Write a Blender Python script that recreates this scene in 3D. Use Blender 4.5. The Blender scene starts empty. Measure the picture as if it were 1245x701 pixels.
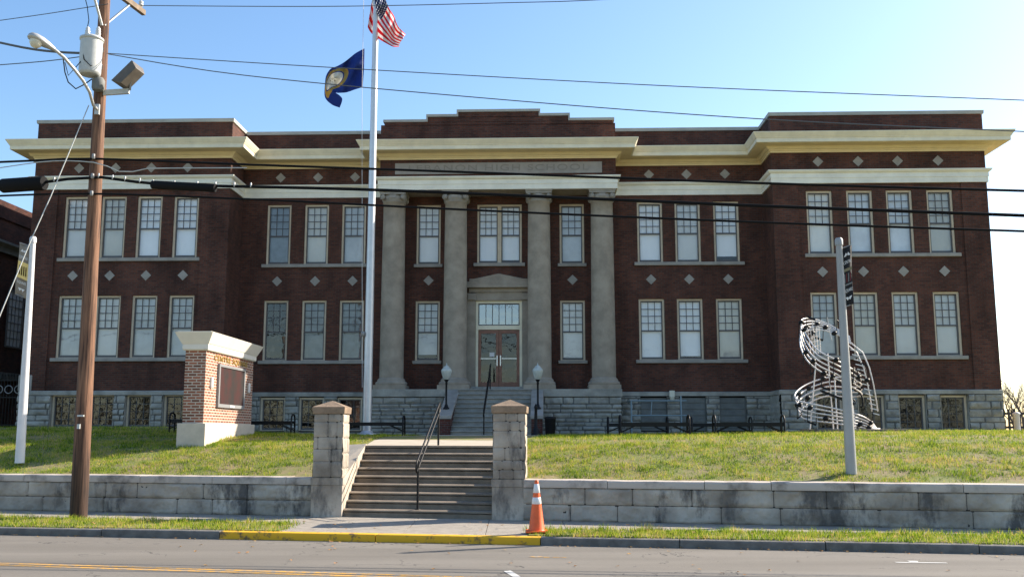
import bpy, bmesh, math, random
import numpy as np
from mathutils import Vector, Matrix, noise as mn
random.seed(7); RNG = np.random.default_rng(7)
R = math.radians
SC = bpy.context.scene
COL = SC.collection

# ------------------------------------------------------------------ camera, light, exposure
CAM_Z = 1.95
PITCH = math.atan(175.5/1185)
cd = bpy.data.cameras.new('camera'); cam = bpy.data.objects.new('camera', cd); COL.objects.link(cam)
cam.location = (0, 0, CAM_Z); cam.rotation_euler = (R(90)+PITCH, 0, 0)
cd.sensor_width = 36; cd.lens = 36*1185/1245; cd.clip_end = 3000; cd.clip_start = .1
SC.camera = cam
SUN_EL, SUN_AZ = 32, 25            # azimuth: degrees from +X towards +Y
w = bpy.data.worlds.new('World'); SC.world = w; w.use_nodes = True
nt = w.node_tree
sky = nt.nodes.new('ShaderNodeTexSky'); sky.sky_type = 'NISHITA'; sky.sun_disc = False
sky.sun_elevation = R(SUN_EL); sky.sun_rotation = R(90-SUN_AZ)
sky.air_density = 1.0; sky.dust_density = 1.0; sky.ozone_density = 1.15
bg = nt.nodes['Background']; hs = nt.nodes.new('ShaderNodeHueSaturation'); hs.inputs['Saturation'].default_value = 1.18; nt.links.new(sky.outputs[0], hs.inputs['Color']); nt.links.new(hs.outputs[0], bg.inputs[0]); bg.inputs[1].default_value = .112
sl = bpy.data.lights.new('sun', 'SUN'); so = bpy.data.objects.new('sun', sl); COL.objects.link(so)
sl.energy = 4.5; sl.angle = R(.5); sl.color = (1, .9, .76)
sd = Vector((math.cos(R(SUN_EL))*math.cos(R(SUN_AZ)), math.cos(R(SUN_EL))*math.sin(R(SUN_AZ)), math.sin(R(SUN_EL))))
so.rotation_euler = sd.to_track_quat('Z', 'Y').to_euler(); so.location = (30, 10, 30)
SC.view_settings.view_transform = 'Standard'; SC.view_settings.look = 'None'
SC.view_settings.exposure = 1.22; SC.view_settings.gamma = 1
SC.view_settings.use_curve_mapping = False

# ------------------------------------------------------------------ materials
def mat(name, col, rough=.8, metal=0, var=0, vscale=3, bump=0, bscale=30, col2=None, spec=.5, thr=(.35, .65), detail=5):
    m = bpy.data.materials.new(name); m.use_nodes = True
    n = m.node_tree.nodes; l = m.node_tree.links; b = n['Principled BSDF']
    b.inputs['Roughness'].default_value = rough; b.inputs['Metallic'].default_value = metal
    b.inputs['Specular IOR Level'].default_value = spec
    b.inputs['Base Color'].default_value = (*col, 1)
    tc = n.new('ShaderNodeTexCoord')
    if var or col2:
        c2 = col2 or tuple(c*(1-var) for c in col)
        nz = n.new('ShaderNodeTexNoise'); nz.inputs['Scale'].default_value = vscale; nz.inputs['Detail'].default_value = detail
        nz.inputs['Roughness'].default_value = .62
        l.new(tc.outputs['Object'], nz.inputs['Vector'])
        r = n.new('ShaderNodeValToRGB'); r.color_ramp.elements[0].position = thr[0]; r.color_ramp.elements[1].position = thr[1]
        r.color_ramp.elements[0].color = (*c2, 1); r.color_ramp.elements[1].color = (*col, 1)
        l.new(nz.outputs['Fac'], r.inputs[0]); l.new(r.outputs[0], b.inputs['Base Color'])
        m['ramp'] = 1
    if bump:
        nb = n.new('ShaderNodeTexNoise'); nb.inputs['Scale'].default_value = bscale; nb.inputs['Detail'].default_value = 4
        l.new(tc.outputs['Object'], nb.inputs['Vector'])
        bp = n.new('ShaderNodeBump'); bp.inputs['Strength'].default_value = bump; bp.inputs['Distance'].default_value = .02
        l.new(nb.outputs['Fac'], bp.inputs['Height']); l.new(bp.outputs[0], b.inputs['Normal'])
    return m

def brickmat(name, c1, c2, mortar, bw=.215, rh=.075, msize=.012, bias=0, stain=.48):
    m = bpy.data.materials.new(name); m.use_nodes = True
    n = m.node_tree.nodes; l = m.node_tree.links; b = n['Principled BSDF']; b.inputs['Roughness'].default_value = .85
    b.inputs['Specular IOR Level'].default_value = .25
    tc = n.new('ShaderNodeTexCoord'); sx = n.new('ShaderNodeSeparateXYZ'); l.new(tc.outputs['Object'], sx.inputs[0])
    ad = n.new('ShaderNodeMath'); ad.operation = 'ADD'; l.new(sx.outputs[0], ad.inputs[0]); l.new(sx.outputs[1], ad.inputs[1])
    cx = n.new('ShaderNodeCombineXYZ'); l.new(ad.outputs[0], cx.inputs[0]); l.new(sx.outputs[2], cx.inputs[1])
    t = n.new('ShaderNodeTexBrick'); l.new(cx.outputs[0], t.inputs['Vector'])
    t.inputs['Scale'].default_value = 1; t.inputs['Brick Width'].default_value = bw; t.inputs['Row Height'].default_value = rh
    t.inputs['Mortar Size'].default_value = msize; t.inputs['Mortar Smooth'].default_value = .3; t.inputs['Bias'].default_value = bias
    t.inputs['Color1'].default_value = (*c1, 1); t.inputs['Color2'].default_value = (*c2, 1); t.inputs['Mortar'].default_value = (*mortar, 1)
    nz = n.new('ShaderNodeTexNoise'); nz.inputs['Scale'].default_value = 1.1; nz.inputs['Detail'].default_value = 7; nz.inputs['Roughness'].default_value = .65
    mpv = n.new('ShaderNodeMapping'); mpv.inputs['Scale'].default_value = (1, 1, .4); l.new(tc.outputs['Object'], mpv.inputs[0]); l.new(mpv.outputs[0], nz.inputs['Vector'])
    mr = n.new('ShaderNodeMapRange'); mr.inputs[1].default_value = .3; mr.inputs[2].default_value = .7
    mr.inputs[3].default_value = 1-stain; mr.inputs[4].default_value = 1+stain*.6; l.new(nz.outputs['Fac'], mr.inputs[0])
    mx = n.new('ShaderNodeVectorMath'); mx.operation = 'SCALE'; l.new(t.outputs['Color'], mx.inputs[0]); l.new(mr.outputs[0], mx.inputs['Scale'])
    l.new(mx.outputs[0], b.inputs['Base Color'])
    bp = n.new('ShaderNodeBump'); bp.inputs['Strength'].default_value = .5; bp.inputs['Distance'].default_value = .01; bp.invert = True
    l.new(t.outputs['Fac'], bp.inputs['Height']); l.new(bp.outputs[0], b.inputs['Normal'])
    return m

def glassmat(name, refl=.075):
    m = bpy.data.materials.new(name); m.use_nodes = True
    n = m.node_tree.nodes; l = m.node_tree.links; n.clear()
    o = n.new('ShaderNodeOutputMaterial'); tr = n.new('ShaderNodeBsdfTransparent'); gl = n.new('ShaderNodeBsdfGlossy')
    tr.inputs[0].default_value = (.97, .98, .985, 1)
    gl.inputs['Roughness'].default_value = .02
    fr = n.new('ShaderNodeFresnel'); fr.inputs[0].default_value = 1.5
    mr = n.new('ShaderNodeMath'); mr.operation = 'ADD'; mr.inputs[1].default_value = refl-.04; l.new(fr.outputs[0], mr.inputs[0])
    mx = n.new('ShaderNodeMixShader'); l.new(mr.outputs[0], mx.inputs[0]); l.new(tr.outputs[0], mx.inputs[1]); l.new(gl.outputs[0], mx.inputs[2])
    tc = n.new('ShaderNodeTexCoord'); nz = n.new('ShaderNodeTexNoise'); nz.inputs['Scale'].default_value = 1.6
    l.new(tc.outputs['Object'], nz.inputs['Vector'])
    bp = n.new('ShaderNodeBump'); bp.inputs['Strength'].default_value = .12; bp.inputs['Distance'].default_value = .05
    l.new(nz.outputs['Fac'], bp.inputs['Height']); l.new(bp.outputs[0], gl.inputs['Normal'])
    l.new(mx.outputs[0], o.inputs[0]); return m

M = {}
M['brick'] = brickmat('school brick', (.135, .046, .028), (.072, .027, .019), (.080, .058, .048))
M['brick_old'] = brickmat('neighbour brick', (.10, .032, .02), (.05, .018, .013), (.04, .025, .02))
M['brick_sign'] = brickmat('sign brick', (.40, .14, .08), (.15, .06, .04), (.56, .47, .38), rh=.078, bw=.235, msize=.016, stain=.15)
M['brick_steps'] = brickmat('cheek brick', (.14, .04, .03), (.08, .03, .02), (.12, .09, .08))
M['cream'] = mat('cream painted trim', (.88, .80, .60), .6, var=.16, vscale=1.8, bump=.05, bscale=8)
M['soffit'] = mat('soffit cream with warm bounce', (.84, .69, .40), .6, var=.1, vscale=2)  # yellower than the cornice cream: warm bounced light put into the colour
M['cream2'] = mat('pale painted band', (.90, .86, .73), .6, var=.16, vscale=1.5)
M['cap'] = mat('metal coping', (.42, .41, .36), .6, var=.2, vscale=2)
M['lime'] = mat('limestone trim', (.36, .33, .29), .85, var=.25, vscale=2.5, bump=.15, bscale=40)
M['column'] = mat('grey stucco column', (.38, .32, .25), .9, var=.3, vscale=2.2, bump=.3, bscale=60)
M['plaque'] = mat('plaque stone', (.34, .31, .28), .85, var=.15, vscale=4)
M['letter'] = mat('plaque letter', (.25, .225, .20), .9)
M['rock'] = mat('rock faced base stone', (.40, .38, .33), .9, var=.45, vscale=1.6, bump=.5, bscale=22)
M['frame'] = mat('tan window frame', (.66, .54, .39), .6, var=.15, vscale=4)
M['sash'] = mat('dark sash', (.095, .09, .092), .5)
M['rockj'] = mat('base stone joints', (.17, .165, .15), .95, var=.3)
M['dark2'] = mat('dark inside', (.02, .02, .02), .9)
M['glass'] = glassmat('window glass')
M['blind'] = mat('white blind', (.90, .90, .90), .8, var=.06, vscale=1.5)
M['blind2'] = mat('yellowed blind', (.84, .82, .76), .8, var=.12, vscale=1.2); M['blind3'] = mat('grey white blind', (.76, .79, .82), .8, var=.2, vscale=1.4)
M['vblind'] = mat('blue grey vertical blind', (.42, .47, .52), .8, var=.25, vscale=3)
M['dark'] = mat('dark room with painted reflections', (.02, .018, .016), .9, col2=(.16, .13, .10), vscale=3.4, thr=(.40, .47))  # flat unlit-room tone with painted tan blotches like reflected trees
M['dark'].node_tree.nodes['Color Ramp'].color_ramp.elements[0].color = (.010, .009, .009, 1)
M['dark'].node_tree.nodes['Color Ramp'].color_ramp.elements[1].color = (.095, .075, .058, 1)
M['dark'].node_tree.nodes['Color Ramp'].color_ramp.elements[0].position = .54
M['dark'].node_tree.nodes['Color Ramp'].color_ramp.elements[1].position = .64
M['slate'] = mat('blue grey boarding', (.17, .175, .165), .7, var=.3)
M['door'] = mat('red brown door', (.27, .12, .075), .5, var=.3, vscale=6)
M['steel'] = mat('brushed steel', (.6, .6, .6), .3, metal=1)
M['alu'] = mat('aluminium pole', (.62, .62, .63), .42, metal=.55, var=.1, vscale=5)
M['white'] = mat('white painted pole', (.72, .70, .70), .45, var=.12, vscale=3)
M['greypole'] = mat('grey painted pole', (.36, .36, .35), .5, var=.1, vscale=3)
M['black'] = mat('black paint', (.007, .007, .008), .5, spec=.25)
M['blackc'] = mat('black cable', (.008, .008, .009), .8, spec=.15)
M['wire'] = mat('grey wire', (.09, .10, .11), .5)
M['conc'] = mat('step concrete', (.25, .20, .15), .9, var=.35, vscale=3, bump=.3, bscale=50)
M['concw'] = mat('walk concrete', (.52, .44, .34), .9, var=.18, vscale=2.5, bump=.15, bscale=60)
M['concs'] = mat('sidewalk concrete', (.34, .30, .25), .95, var=.25, vscale=5, bump=.6, bscale=70)
M['entry_conc'] = mat('entrance step concrete', (.34, .335, .31), .9, var=.3, vscale=3)  # plain grey concrete of the entrance steps
M['capstone'] = mat('pier cap stone', (.30, .21, .14), .9, var=.4, vscale=4, bump=.4, bscale=30)
M['signcap'] = mat('sign cap stucco', (.80, .74, .64), .8, var=.06, vscale=3)
M['signbase'] = mat('sign base concrete', (.62, .54, .44), .85, var=.15, vscale=4, bump=.1)
M['screen'] = mat('led screen', (.03, .026, .024), .45, col2=(.06, .022, .02), vscale=2, thr=(.42, .6))
M['grey'] = mat('grey metal', (.25, .25, .25), .5)
M['gold'] = mat('gold letters', (.55, .38, .12), .4, metal=.4)
M['galv'] = mat('pale transformer paint', (.52, .53, .51), .5, var=.15, vscale=5)
M['lampgrey'] = mat('street light casting', (.45, .45, .44), .4, metal=.3)
M['lens'] = mat('lamp lens', (.62, .60, .50), .25)
M['globe'] = mat('acorn globe', (.55, .58, .53), .2, var=.25, vscale=7)
M['brownbox'] = mat('floodlight housing', (.13, .11, .09), .5, var=.3, vscale=6)
M['orange'] = mat('cone orange', (.85, .13, .02), .45, var=.18, vscale=5)
M['conewhite'] = mat('reflective band', (.78, .76, .74), .35)
M['porcelain'] = mat('porcelain', (.6, .58, .55), .3)
M['pipe'] = mat('blue grey pipe', (.20, .27, .31), .5)
M['staff'] = mat('pale tube', (.74, .69, .66), .4, metal=.2)
M['twig'] = mat('bare branches', (.13, .10, .085), .9, var=.3, vscale=4)
M['wood_f'] = mat('weathered fence', (.07, .065, .065), .8, var=.3)
M['mulch'] = mat('mulch', (.10, .055, .035), .95, var=.4, vscale=8)

def polemat():
    m = mat('pole timber', (.30, .15, .085), .85)
    n = m.node_tree.nodes; l = m.node_tree.links
    tc = n.new('ShaderNodeTexCoord'); mp = n.new('ShaderNodeMapping'); mp.inputs['Scale'].default_value = (14, 14, .7)
    l.new(tc.outputs['Object'], mp.inputs[0]); nz = n.new('ShaderNodeTexNoise'); nz.inputs['Scale'].default_value = 1.6; nz.inputs['Detail'].default_value = 8
    l.new(mp.outputs[0], nz.inputs['Vector'])
    r = n.new('ShaderNodeValToRGB'); e = r.color_ramp.elements
    e[0].position = .32; e[0].color = (.04, .018, .012, 1); e[1].position = .68; e[1].color = (.27, .135, .075, 1)
    l.new(nz.outputs['Fac'], r.inputs[0])
    sx = n.new('ShaderNodeSeparateXYZ'); l.new(tc.outputs['Object'], sx.inputs[0])   # darker towards the foot of the pole
    mr = n.new('ShaderNodeMapRange'); mr.inputs[1].default_value = .6; mr.inputs[2].default_value = 2.4; mr.inputs[3].default_value = .3; mr.inputs[4].default_value = 1
    l.new(sx.outputs[2], mr.inputs[0])
    sc = n.new('ShaderNodeVectorMath'); sc.operation = 'SCALE'; l.new(r.outputs[0], sc.inputs[0]); l.new(mr.outputs[0], sc.inputs['Scale'])
    l.new(sc.outputs[0], n['Principled BSDF'].inputs['Base Color'])
    bp = n.new('ShaderNodeBump'); bp.inputs['Strength'].default_value = .6; bp.inputs['Distance'].default_value = .02
    l.new(nz.outputs['Fac'], bp.inputs['Height']); l.new(bp.outputs[0], n['Principled BSDF'].inputs['Normal'])
    return m
M['timber'] = polemat()
M['oldtimber'] = mat('weathered arm timber', (.26, .19, .13), .85, var=.4, vscale=6)

def wallstone():
    m = mat('limestone ashlar', (.33, .29, .24), .92, bump=.9, bscale=14)
    n = m.node_tree.nodes; l = m.node_tree.links; b = n['Principled BSDF']
    tc = n.new('ShaderNodeTexCoord')
    a = n.new('ShaderNodeTexNoise'); a.inputs['Scale'].default_value = 1.3; a.inputs['Detail'].default_value = 7; l.new(tc.outputs['Object'], a.inputs['Vector'])
    r = n.new('ShaderNodeValToRGB'); e = r.color_ramp.elements; e[0].position = .3; e[0].color = (.20, .165, .13, 1); e[1].position = .7; e[1].color = (.54, .47, .385, 1)
    l.new(a.outputs['Fac'], r.inputs[0])
    mp = n.new('ShaderNodeMapping'); mp.inputs['Scale'].default_value = (1, 1, .35); mp.inputs['Location'].default_value = (3.1, 1.7, .4)
    l.new(tc.outputs['Object'], mp.inputs[0])
    s = n.new('ShaderNodeTexNoise'); s.inputs['Scale'].default_value = .75; s.inputs['Detail'].default_value = 9; s.inputs['Roughness'].default_value = .7
    l.new(mp.outputs[0], s.inputs['Vector'])
    r2 = n.new('ShaderNodeValToRGB'); e = r2.color_ramp.elements; e[0].position = .50; e[0].color = (0, 0, 0, 1); e[1].position = .58; e[1].color = (1, 1, 1, 1)
    l.new(s.outputs['Fac'], r2.inputs[0])
    mx = n.new('ShaderNodeMix'); mx.data_type = 'RGBA'; l.new(r2.outputs[0], mx.inputs[0]); l.new(r.outputs[0], mx.inputs[6])
    mx.inputs[7].default_value = (.11, .098, .088, 1)
    l.new(mx.outputs[2], b.inputs['Base Color']); return m
M['ashlar'] = wallstone()
M['joint'] = mat('wall mortar', (.055, .048, .042), .95, var=.3)
M['coping'] = mat('coping stone', (.50, .43, .37), .9, col2=(.20, .17, .145), vscale=1.4, thr=(.36, .52), bump=.35, bscale=24)

def asphalt():
    m = mat('worn asphalt', (.2, .19, .175), .9, bump=.4, bscale=140)
    n = m.node_tree.nodes; l = m.node_tree.links; b = n['Principled BSDF']; tc = n.new('ShaderNodeTexCoord')
    a = n.new('ShaderNodeTexNoise'); a.inputs['Scale'].default_value = 120; a.inputs['Detail'].default_value = 3; l.new(tc.outputs['Object'], a.inputs['Vector'])
    mp = n.new('ShaderNodeMapping'); mp.inputs['Scale'].default_value = (.12, 1, 1); mp.inputs['Rotation'].default_value = (0, 0, R(9.8)); l.new(tc.outputs['Object'], mp.inputs[0])
    c = n.new('ShaderNodeTexNoise'); c.inputs['Scale'].default_value = 1.1; c.inputs['Detail'].default_value = 6; l.new(mp.outputs[0], c.inputs['Vector'])
    mx = n.new('ShaderNodeMath'); mx.operation = 'ADD'
    k = n.new('ShaderNodeMath'); k.operation = 'MULTIPLY'; k.inputs[1].default_value = .5; l.new(a.outputs['Fac'], k.inputs[0])
    l.new(k.outputs[0], mx.inputs[0]); k2 = n.new('ShaderNodeMath'); k2.operation = 'MULTIPLY'; k2.inputs[1].default_value = .5; l.new(c.outputs['Fac'], k2.inputs[0]); l.new(k2.outputs[0], mx.inputs[1])
    r = n.new('ShaderNodeValToRGB'); e = r.color_ramp.elements; e[0].position = .38; e[0].color = (.13, .115, .095, 1); e[1].position = .62; e[1].color = (.205, .184, .155, 1)
    l.new(mx.outputs[0], r.inputs[0])
    v = n.new('ShaderNodeTexVoronoi'); v.feature = 'DISTANCE_TO_EDGE'; v.inputs['Scale'].default_value = .45
    nz = n.new('ShaderNodeTexNoise'); nz.inputs['Scale'].default_value = 2.2; nz.inputs['Detail'].default_value = 6; l.new(tc.outputs['Object'], nz.inputs['Vector'])
    vm = n.new('ShaderNodeVectorMath'); vm.operation = 'ADD'; l.new(tc.outputs['Object'], vm.inputs[0]); l.new(nz.outputs['Color'], vm.inputs[1]); l.new(vm.outputs[0], v.inputs['Vector'])
    cr = n.new('ShaderNodeMath'); cr.operation = 'LESS_THAN'; cr.inputs[1].default_value = .0045; l.new(v.outputs['Distance'], cr.inputs[0])
    ms = n.new('ShaderNodeMath'); ms.operation = 'GREATER_THAN'; ms.inputs[1].default_value = .52; l.new(c.outputs['Fac'], ms.inputs[0])
    mm = n.new('ShaderNodeMath'); mm.operation = 'MULTIPLY'; l.new(cr.outputs[0], mm.inputs[0]); l.new(ms.outputs[0], mm.inputs[1])
    mi = n.new('ShaderNodeMix'); mi.data_type = 'RGBA'; l.new(mm.outputs[0], mi.inputs[0]); l.new(r.outputs[0], mi.inputs[6]); mi.inputs[7].default_value = (.05, .045, .04, 1)
    l.new(mi.outputs[2], b.inputs['Base Color']); return m
M['asphalt'] = asphalt()
def worn(name, c, under=(.24, .225, .2), scale=9, pos=(.42, .56)):
    m = mat(name, c, .8, col2=under, vscale=scale, thr=pos, detail=8); return m
M['ypaint'] = worn('worn yellow line', (.60, .31, .04), pos=(.40, .56))
M['wpaint'] = worn('worn white mark', (.52, .51, .48), pos=(.3, .45))
M['ycurb'] = worn('yellow curb paint', (.74, .40, .015), under=(.20, .12, .05), scale=6, pos=(.36, .46))
M['curb'] = mat('grey curb', (.19, .175, .155), .95, var=.4, vscale=4, bump=.5, bscale=40)

def grassmat():
    m = bpy.data.materials.new('grass blades'); m.use_nodes = True; n = m.node_tree.nodes; l = m.node_tree.links; b = n['Principled BSDF']
    b.inputs['Roughness'].default_value = .7; b.inputs['Specular IOR Level'].default_value = .05
    tc = n.new('ShaderNodeTexCoord'); nz = n.new('ShaderNodeTexNoise'); nz.inputs['Scale'].default_value = 1.1; nz.inputs['Detail'].default_value = 6; nz.inputs['Roughness'].default_value = .65
    l.new(tc.outputs['Object'], nz.inputs['Vector']); g = n.new('ShaderNodeNewGeometry')
    a = n.new('ShaderNodeMath'); a.operation = 'MULTIPLY_ADD'; a.inputs[1].default_value = .46; a.inputs[2].default_value = -.25; l.new(g.outputs['Random Per Island'], a.inputs[0])
    s = n.new('ShaderNodeMath'); s.operation = 'ADD'; n2 = n.new('ShaderNodeTexNoise'); n2.inputs['Scale'].default_value = 4.5; n2.inputs['Detail'].default_value = 3; l.new(tc.outputs['Object'], n2.inputs['Vector'])
    k = n.new('ShaderNodeMath'); k.operation = 'MULTIPLY_ADD'; k.inputs[1].default_value = .6; k.inputs[2].default_value = -.28; l.new(n2.outputs['Fac'], k.inputs[0])
    k2 = n.new('ShaderNodeMath'); k2.operation = 'ADD'; l.new(k.outputs[0], k2.inputs[0]); l.new(a.outputs[0], k2.inputs[1])
    l.new(nz.outputs['Fac'], s.inputs[0]); l.new(k2.outputs[0], s.inputs[1])
    r = n.new('ShaderNodeValToRGB'); e = r.color_ramp.elements
    e[0].position = .30; e[0].color = (.05, .12, .008, 1); e[1].position = .76; e[1].color = (.60, .42, .16, 1)
    x = e.new(.44); x.color = (.22, .33, .020, 1); x = e.new(.60); x.color = (.43, .47, .045, 1)
    l.new(s.outputs[0], r.inputs[0]); l.new(r.outputs[0], b.inputs['Base Color'])
    tl = n.new('ShaderNodeBsdfTranslucent'); l.new(r.outputs[0], tl.inputs[0])
    mx = n.new('ShaderNodeMixShader'); mx.inputs[0].default_value = .4; l.new(b.outputs[0], mx.inputs[1]); l.new(tl.outputs[0], mx.inputs[2])
    l.new(mx.outputs[0], n['Material Output'].inputs[0]); return m
M['grass'] = grassmat()
M['soil'] = mat('lawn soil', (.15, .17, .035), .95, col2=(.24, .18, .09), vscale=1.2, thr=(.4, .6), bump=.5, bscale=20)
M['leaf'] = mat('fallen leaf', (.42, .16, .03), .8, col2=(.30, .20, .06), vscale=3)

# ------------------------------------------------------------------ mesh helpers
class MB:
    def __init__(s): s.v = []; s.f = []; s.sm = []; s.mi = []; s.uv = {}
    def add(s, vs, fs, smooth=False, mi=0):
        o = len(s.v); s.v += [tuple(p) for p in vs]
        for f in fs: s.f.append(tuple(i+o for i in f)); s.sm.append(smooth); s.mi.append(mi)
        return s
    def box(s, x0, x1, y0, y1, z0, z1, mi=0):
        v = [(x0,y0,z0),(x1,y0,z0),(x1,y1,z0),(x0,y1,z0),(x0,y0,z1),(x1,y0,z1),(x1,y1,z1),(x0,y1,z1)]
        return s.add(v, [(0,3,2,1),(4,5,6,7),(0,1,5,4),(1,2,6,5),(2,3,7,6),(3,0,4,7)], mi=mi)
    def hexa(s, v, mi=0):
        return s.add(v, [(0,3,2,1),(4,5,6,7),(0,1,5,4),(1,2,6,5),(2,3,7,6),(3,0,4,7)], mi=mi)
    def bar(s, a, b, wd, ht, up=(0,0,1), mi=0):
        a = Vector(a); b = Vector(b); d = (b-a).normalized(); u = Vector(up)
        if abs(d.dot(u)) > .98: u = Vector((1,0,0))
        r = d.cross(u).normalized()*wd/2; u2 = r.cross(d).normalized()*ht/2
        v = [p+i*r+j*u2 for p in (a, b) for i, j in ((-1,-1),(1,-1),(1,1),(-1,1))]
        return s.hexa([v[0],v[1],v[2],v[3],v[4],v[5],v[6],v[7]], mi)
    def tube(s, pts, rad, n=8, cap=True, mi=0):
        pts = [Vector(p) for p in pts]; k = len(pts)
        rs = rad if isinstance(rad, (list, tuple)) else [rad]*k
        d0 = (pts[1]-pts[0]).normalized(); ref = Vector((0,0,1)) if abs(d0.z) < .9 else Vector((1,0,0))
        vs = []; x = d0.cross(ref).normalized()
        for i, p in enumerate(pts):
            d = (pts[min(i+1,k-1)]-pts[max(i-1,0)]).normalized()
            x = (x-d*x.dot(d)).normalized(); y = d.cross(x)
            for j in range(n):
                a = 2*math.pi*j/n; vs.append(p+(x*math.cos(a)+y*math.sin(a))*rs[i])
        fs = [(i*n+j, i*n+(j+1)%n, (i+1)*n+(j+1)%n, (i+1)*n+j) for i in range(k-1) for j in range(n)]
        s.add(vs, fs, True, mi)
        if cap: s.add(vs[:n], [tuple(range(n-1,-1,-1))], mi=mi); s.add(vs[-n:], [tuple(range(n))], mi=mi)
        return s
    def lathe(s, prof, c=(0,0,0), n=20, mi=0, axis=None, smooth=True):
        c = Vector(c); q = Vector(axis).to_track_quat('Z','Y') if axis else None
        vs = []
        for r, z in prof:
            for j in range(n):
                a = 2*math.pi*j/n; p = Vector((r*math.cos(a), r*math.sin(a), z))
                if q: p = q @ p
                vs.append(p+c)
        k = len(prof)
        fs = [(i*n+j, i*n+(j+1)%n, (i+1)*n+(j+1)%n, (i+1)*n+j) for i in range(k-1) for j in range(n)]
        s.add(vs, fs, smooth, mi)
        s.add(vs[:n], [tuple(range(n-1,-1,-1))], mi=mi); s.add(vs[-n:], [tuple(range(n))], mi=mi)
        return s
    def sweep(s, path, prof, mi=0, closed_prof=True):
        """path: xy list, prof: (out, z); outward is to the right of travel"""
        k = len(path); rings = []
        for i, p in enumerate(path):
            p = Vector(p)
            d1 = (p-Vector(path[i-1])).normalized() if i else None
            d2 = (Vector(path[i+1])-p).normalized() if i < k-1 else None
            d1 = d1 or d2; d2 = d2 or d1
            n1 = Vector((d1.y, -d1.x)); n2 = Vector((d2.y, -d2.x)); m = (n1+n2)/(1+n1.dot(n2))
            rings.append([(p.x+m.x*o, p.y+m.y*o, z) for o, z in prof])
        n = len(prof); vs = [v for r in rings for v in r]
        rg = range(n) if closed_prof else range(n-1)
        s.add(vs, [(i*n+j, (i+1)*n+j, (i+1)*n+(j+1)%n, i*n+(j+1)%n) for i in range(k-1) for j in rg], mi=mi)
        if closed_prof: s.add(rings[0], [tuple(range(n))], mi=mi); s.add(rings[-1], [tuple(range(n-1,-1,-1))], mi=mi)
        return s
    def build(s, name, mats, parent=None, loc=None, rz=0, bevel=0, fix=True):
        me = bpy.data.meshes.new(name); me.from_pydata([tuple(p) for p in s.v], [], s.f)
        me.polygons.foreach_set('use_smooth', s.sm)
        if not isinstance(mats, (list, tuple)): mats = [mats]
        for m in mats: me.materials.append(m)
        if len(mats) > 1: me.polygons.foreach_set('material_index', s.mi)
        if fix:
            bm = bmesh.new(); bm.from_mesh(me); bmesh.ops.recalc_face_normals(bm, faces=bm.faces); bm.to_mesh(me); bm.free()
        me.update()
        o = bpy.data.objects.new(name, me); COL.objects.link(o)
        if parent: o.parent = parent
        if loc is not None: o.location = loc
        o.rotation_euler.z = rz
        if bevel:
            b = o.modifiers.new('bevel', 'BEVEL'); b.width = bevel; b.segments = 2; b.limit_method = 'ANGLE'; b.angle_limit = R(40)
        return o

def tag(o, label=None, cat=None, group=None, kind=None):
    if label: o['label'] = label
    if cat: o['category'] = cat
    if group: o['group'] = group
    if kind: o['kind'] = kind
    return o
def thing(name, label, cat, loc=(0,0,0), rz=0, group=None):
    o = bpy.data.objects.new(name, None); COL.objects.link(o); o.location = loc; o.rotation_euler.z = rz
    o.empty_display_size = .3
    return tag(o, label, cat, group)
def copy_tree(o, parent=None):
    c = o.copy(); COL.objects.link(c)
    if parent: c.parent = parent
    for ch in [x for x in bpy.data.objects if x.parent == o]: copy_tree(ch, c)
    return c
def text(body, size, mat_, name, parent, mtx, extrude=.01, width=None, bold=0):
    cu = bpy.data.curves.new(name, 'FONT'); cu.body = body; cu.size = size; cu.extrude = extrude; cu.align_x = 'CENTER'; cu.align_y = 'CENTER'; cu.offset = bold
    cu.space_character = 1.15
    t = bpy.data.objects.new(name, cu); COL.objects.link(t)
    dg = bpy.context.evaluated_depsgraph_get(); me = bpy.data.meshes.new_from_object(t.evaluated_get(dg))
    bpy.data.objects.remove(t); xs = [v.co.x for v in me.vertices]
    if width and xs:
        k = width/(max(xs)-min(xs)); me.transform(Matrix.Diagonal((k,1,1,1)))
    me.transform(mtx); me.materials.clear(); me.materials.append(mat_)
    o = bpy.data.objects.new(name, me); COL.objects.link(o)
    if parent: o.parent = parent
    return o
def ray(px, py):
    """direction (per unit forward) in which a point of the photograph lies, used to place things at their own distance"""
    u = (px-622.5)/1185; v = (350.5-py)/1185; s, c = math.sin(PITCH), math.cos(PITCH)
    return Vector((u, c-v*s, s+v*c))
def at(px, py, Y):
    d = ray(px, py); t = Y/d.y; return Vector((d.x*t, Y, CAM_Z+d.z*t))

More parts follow.
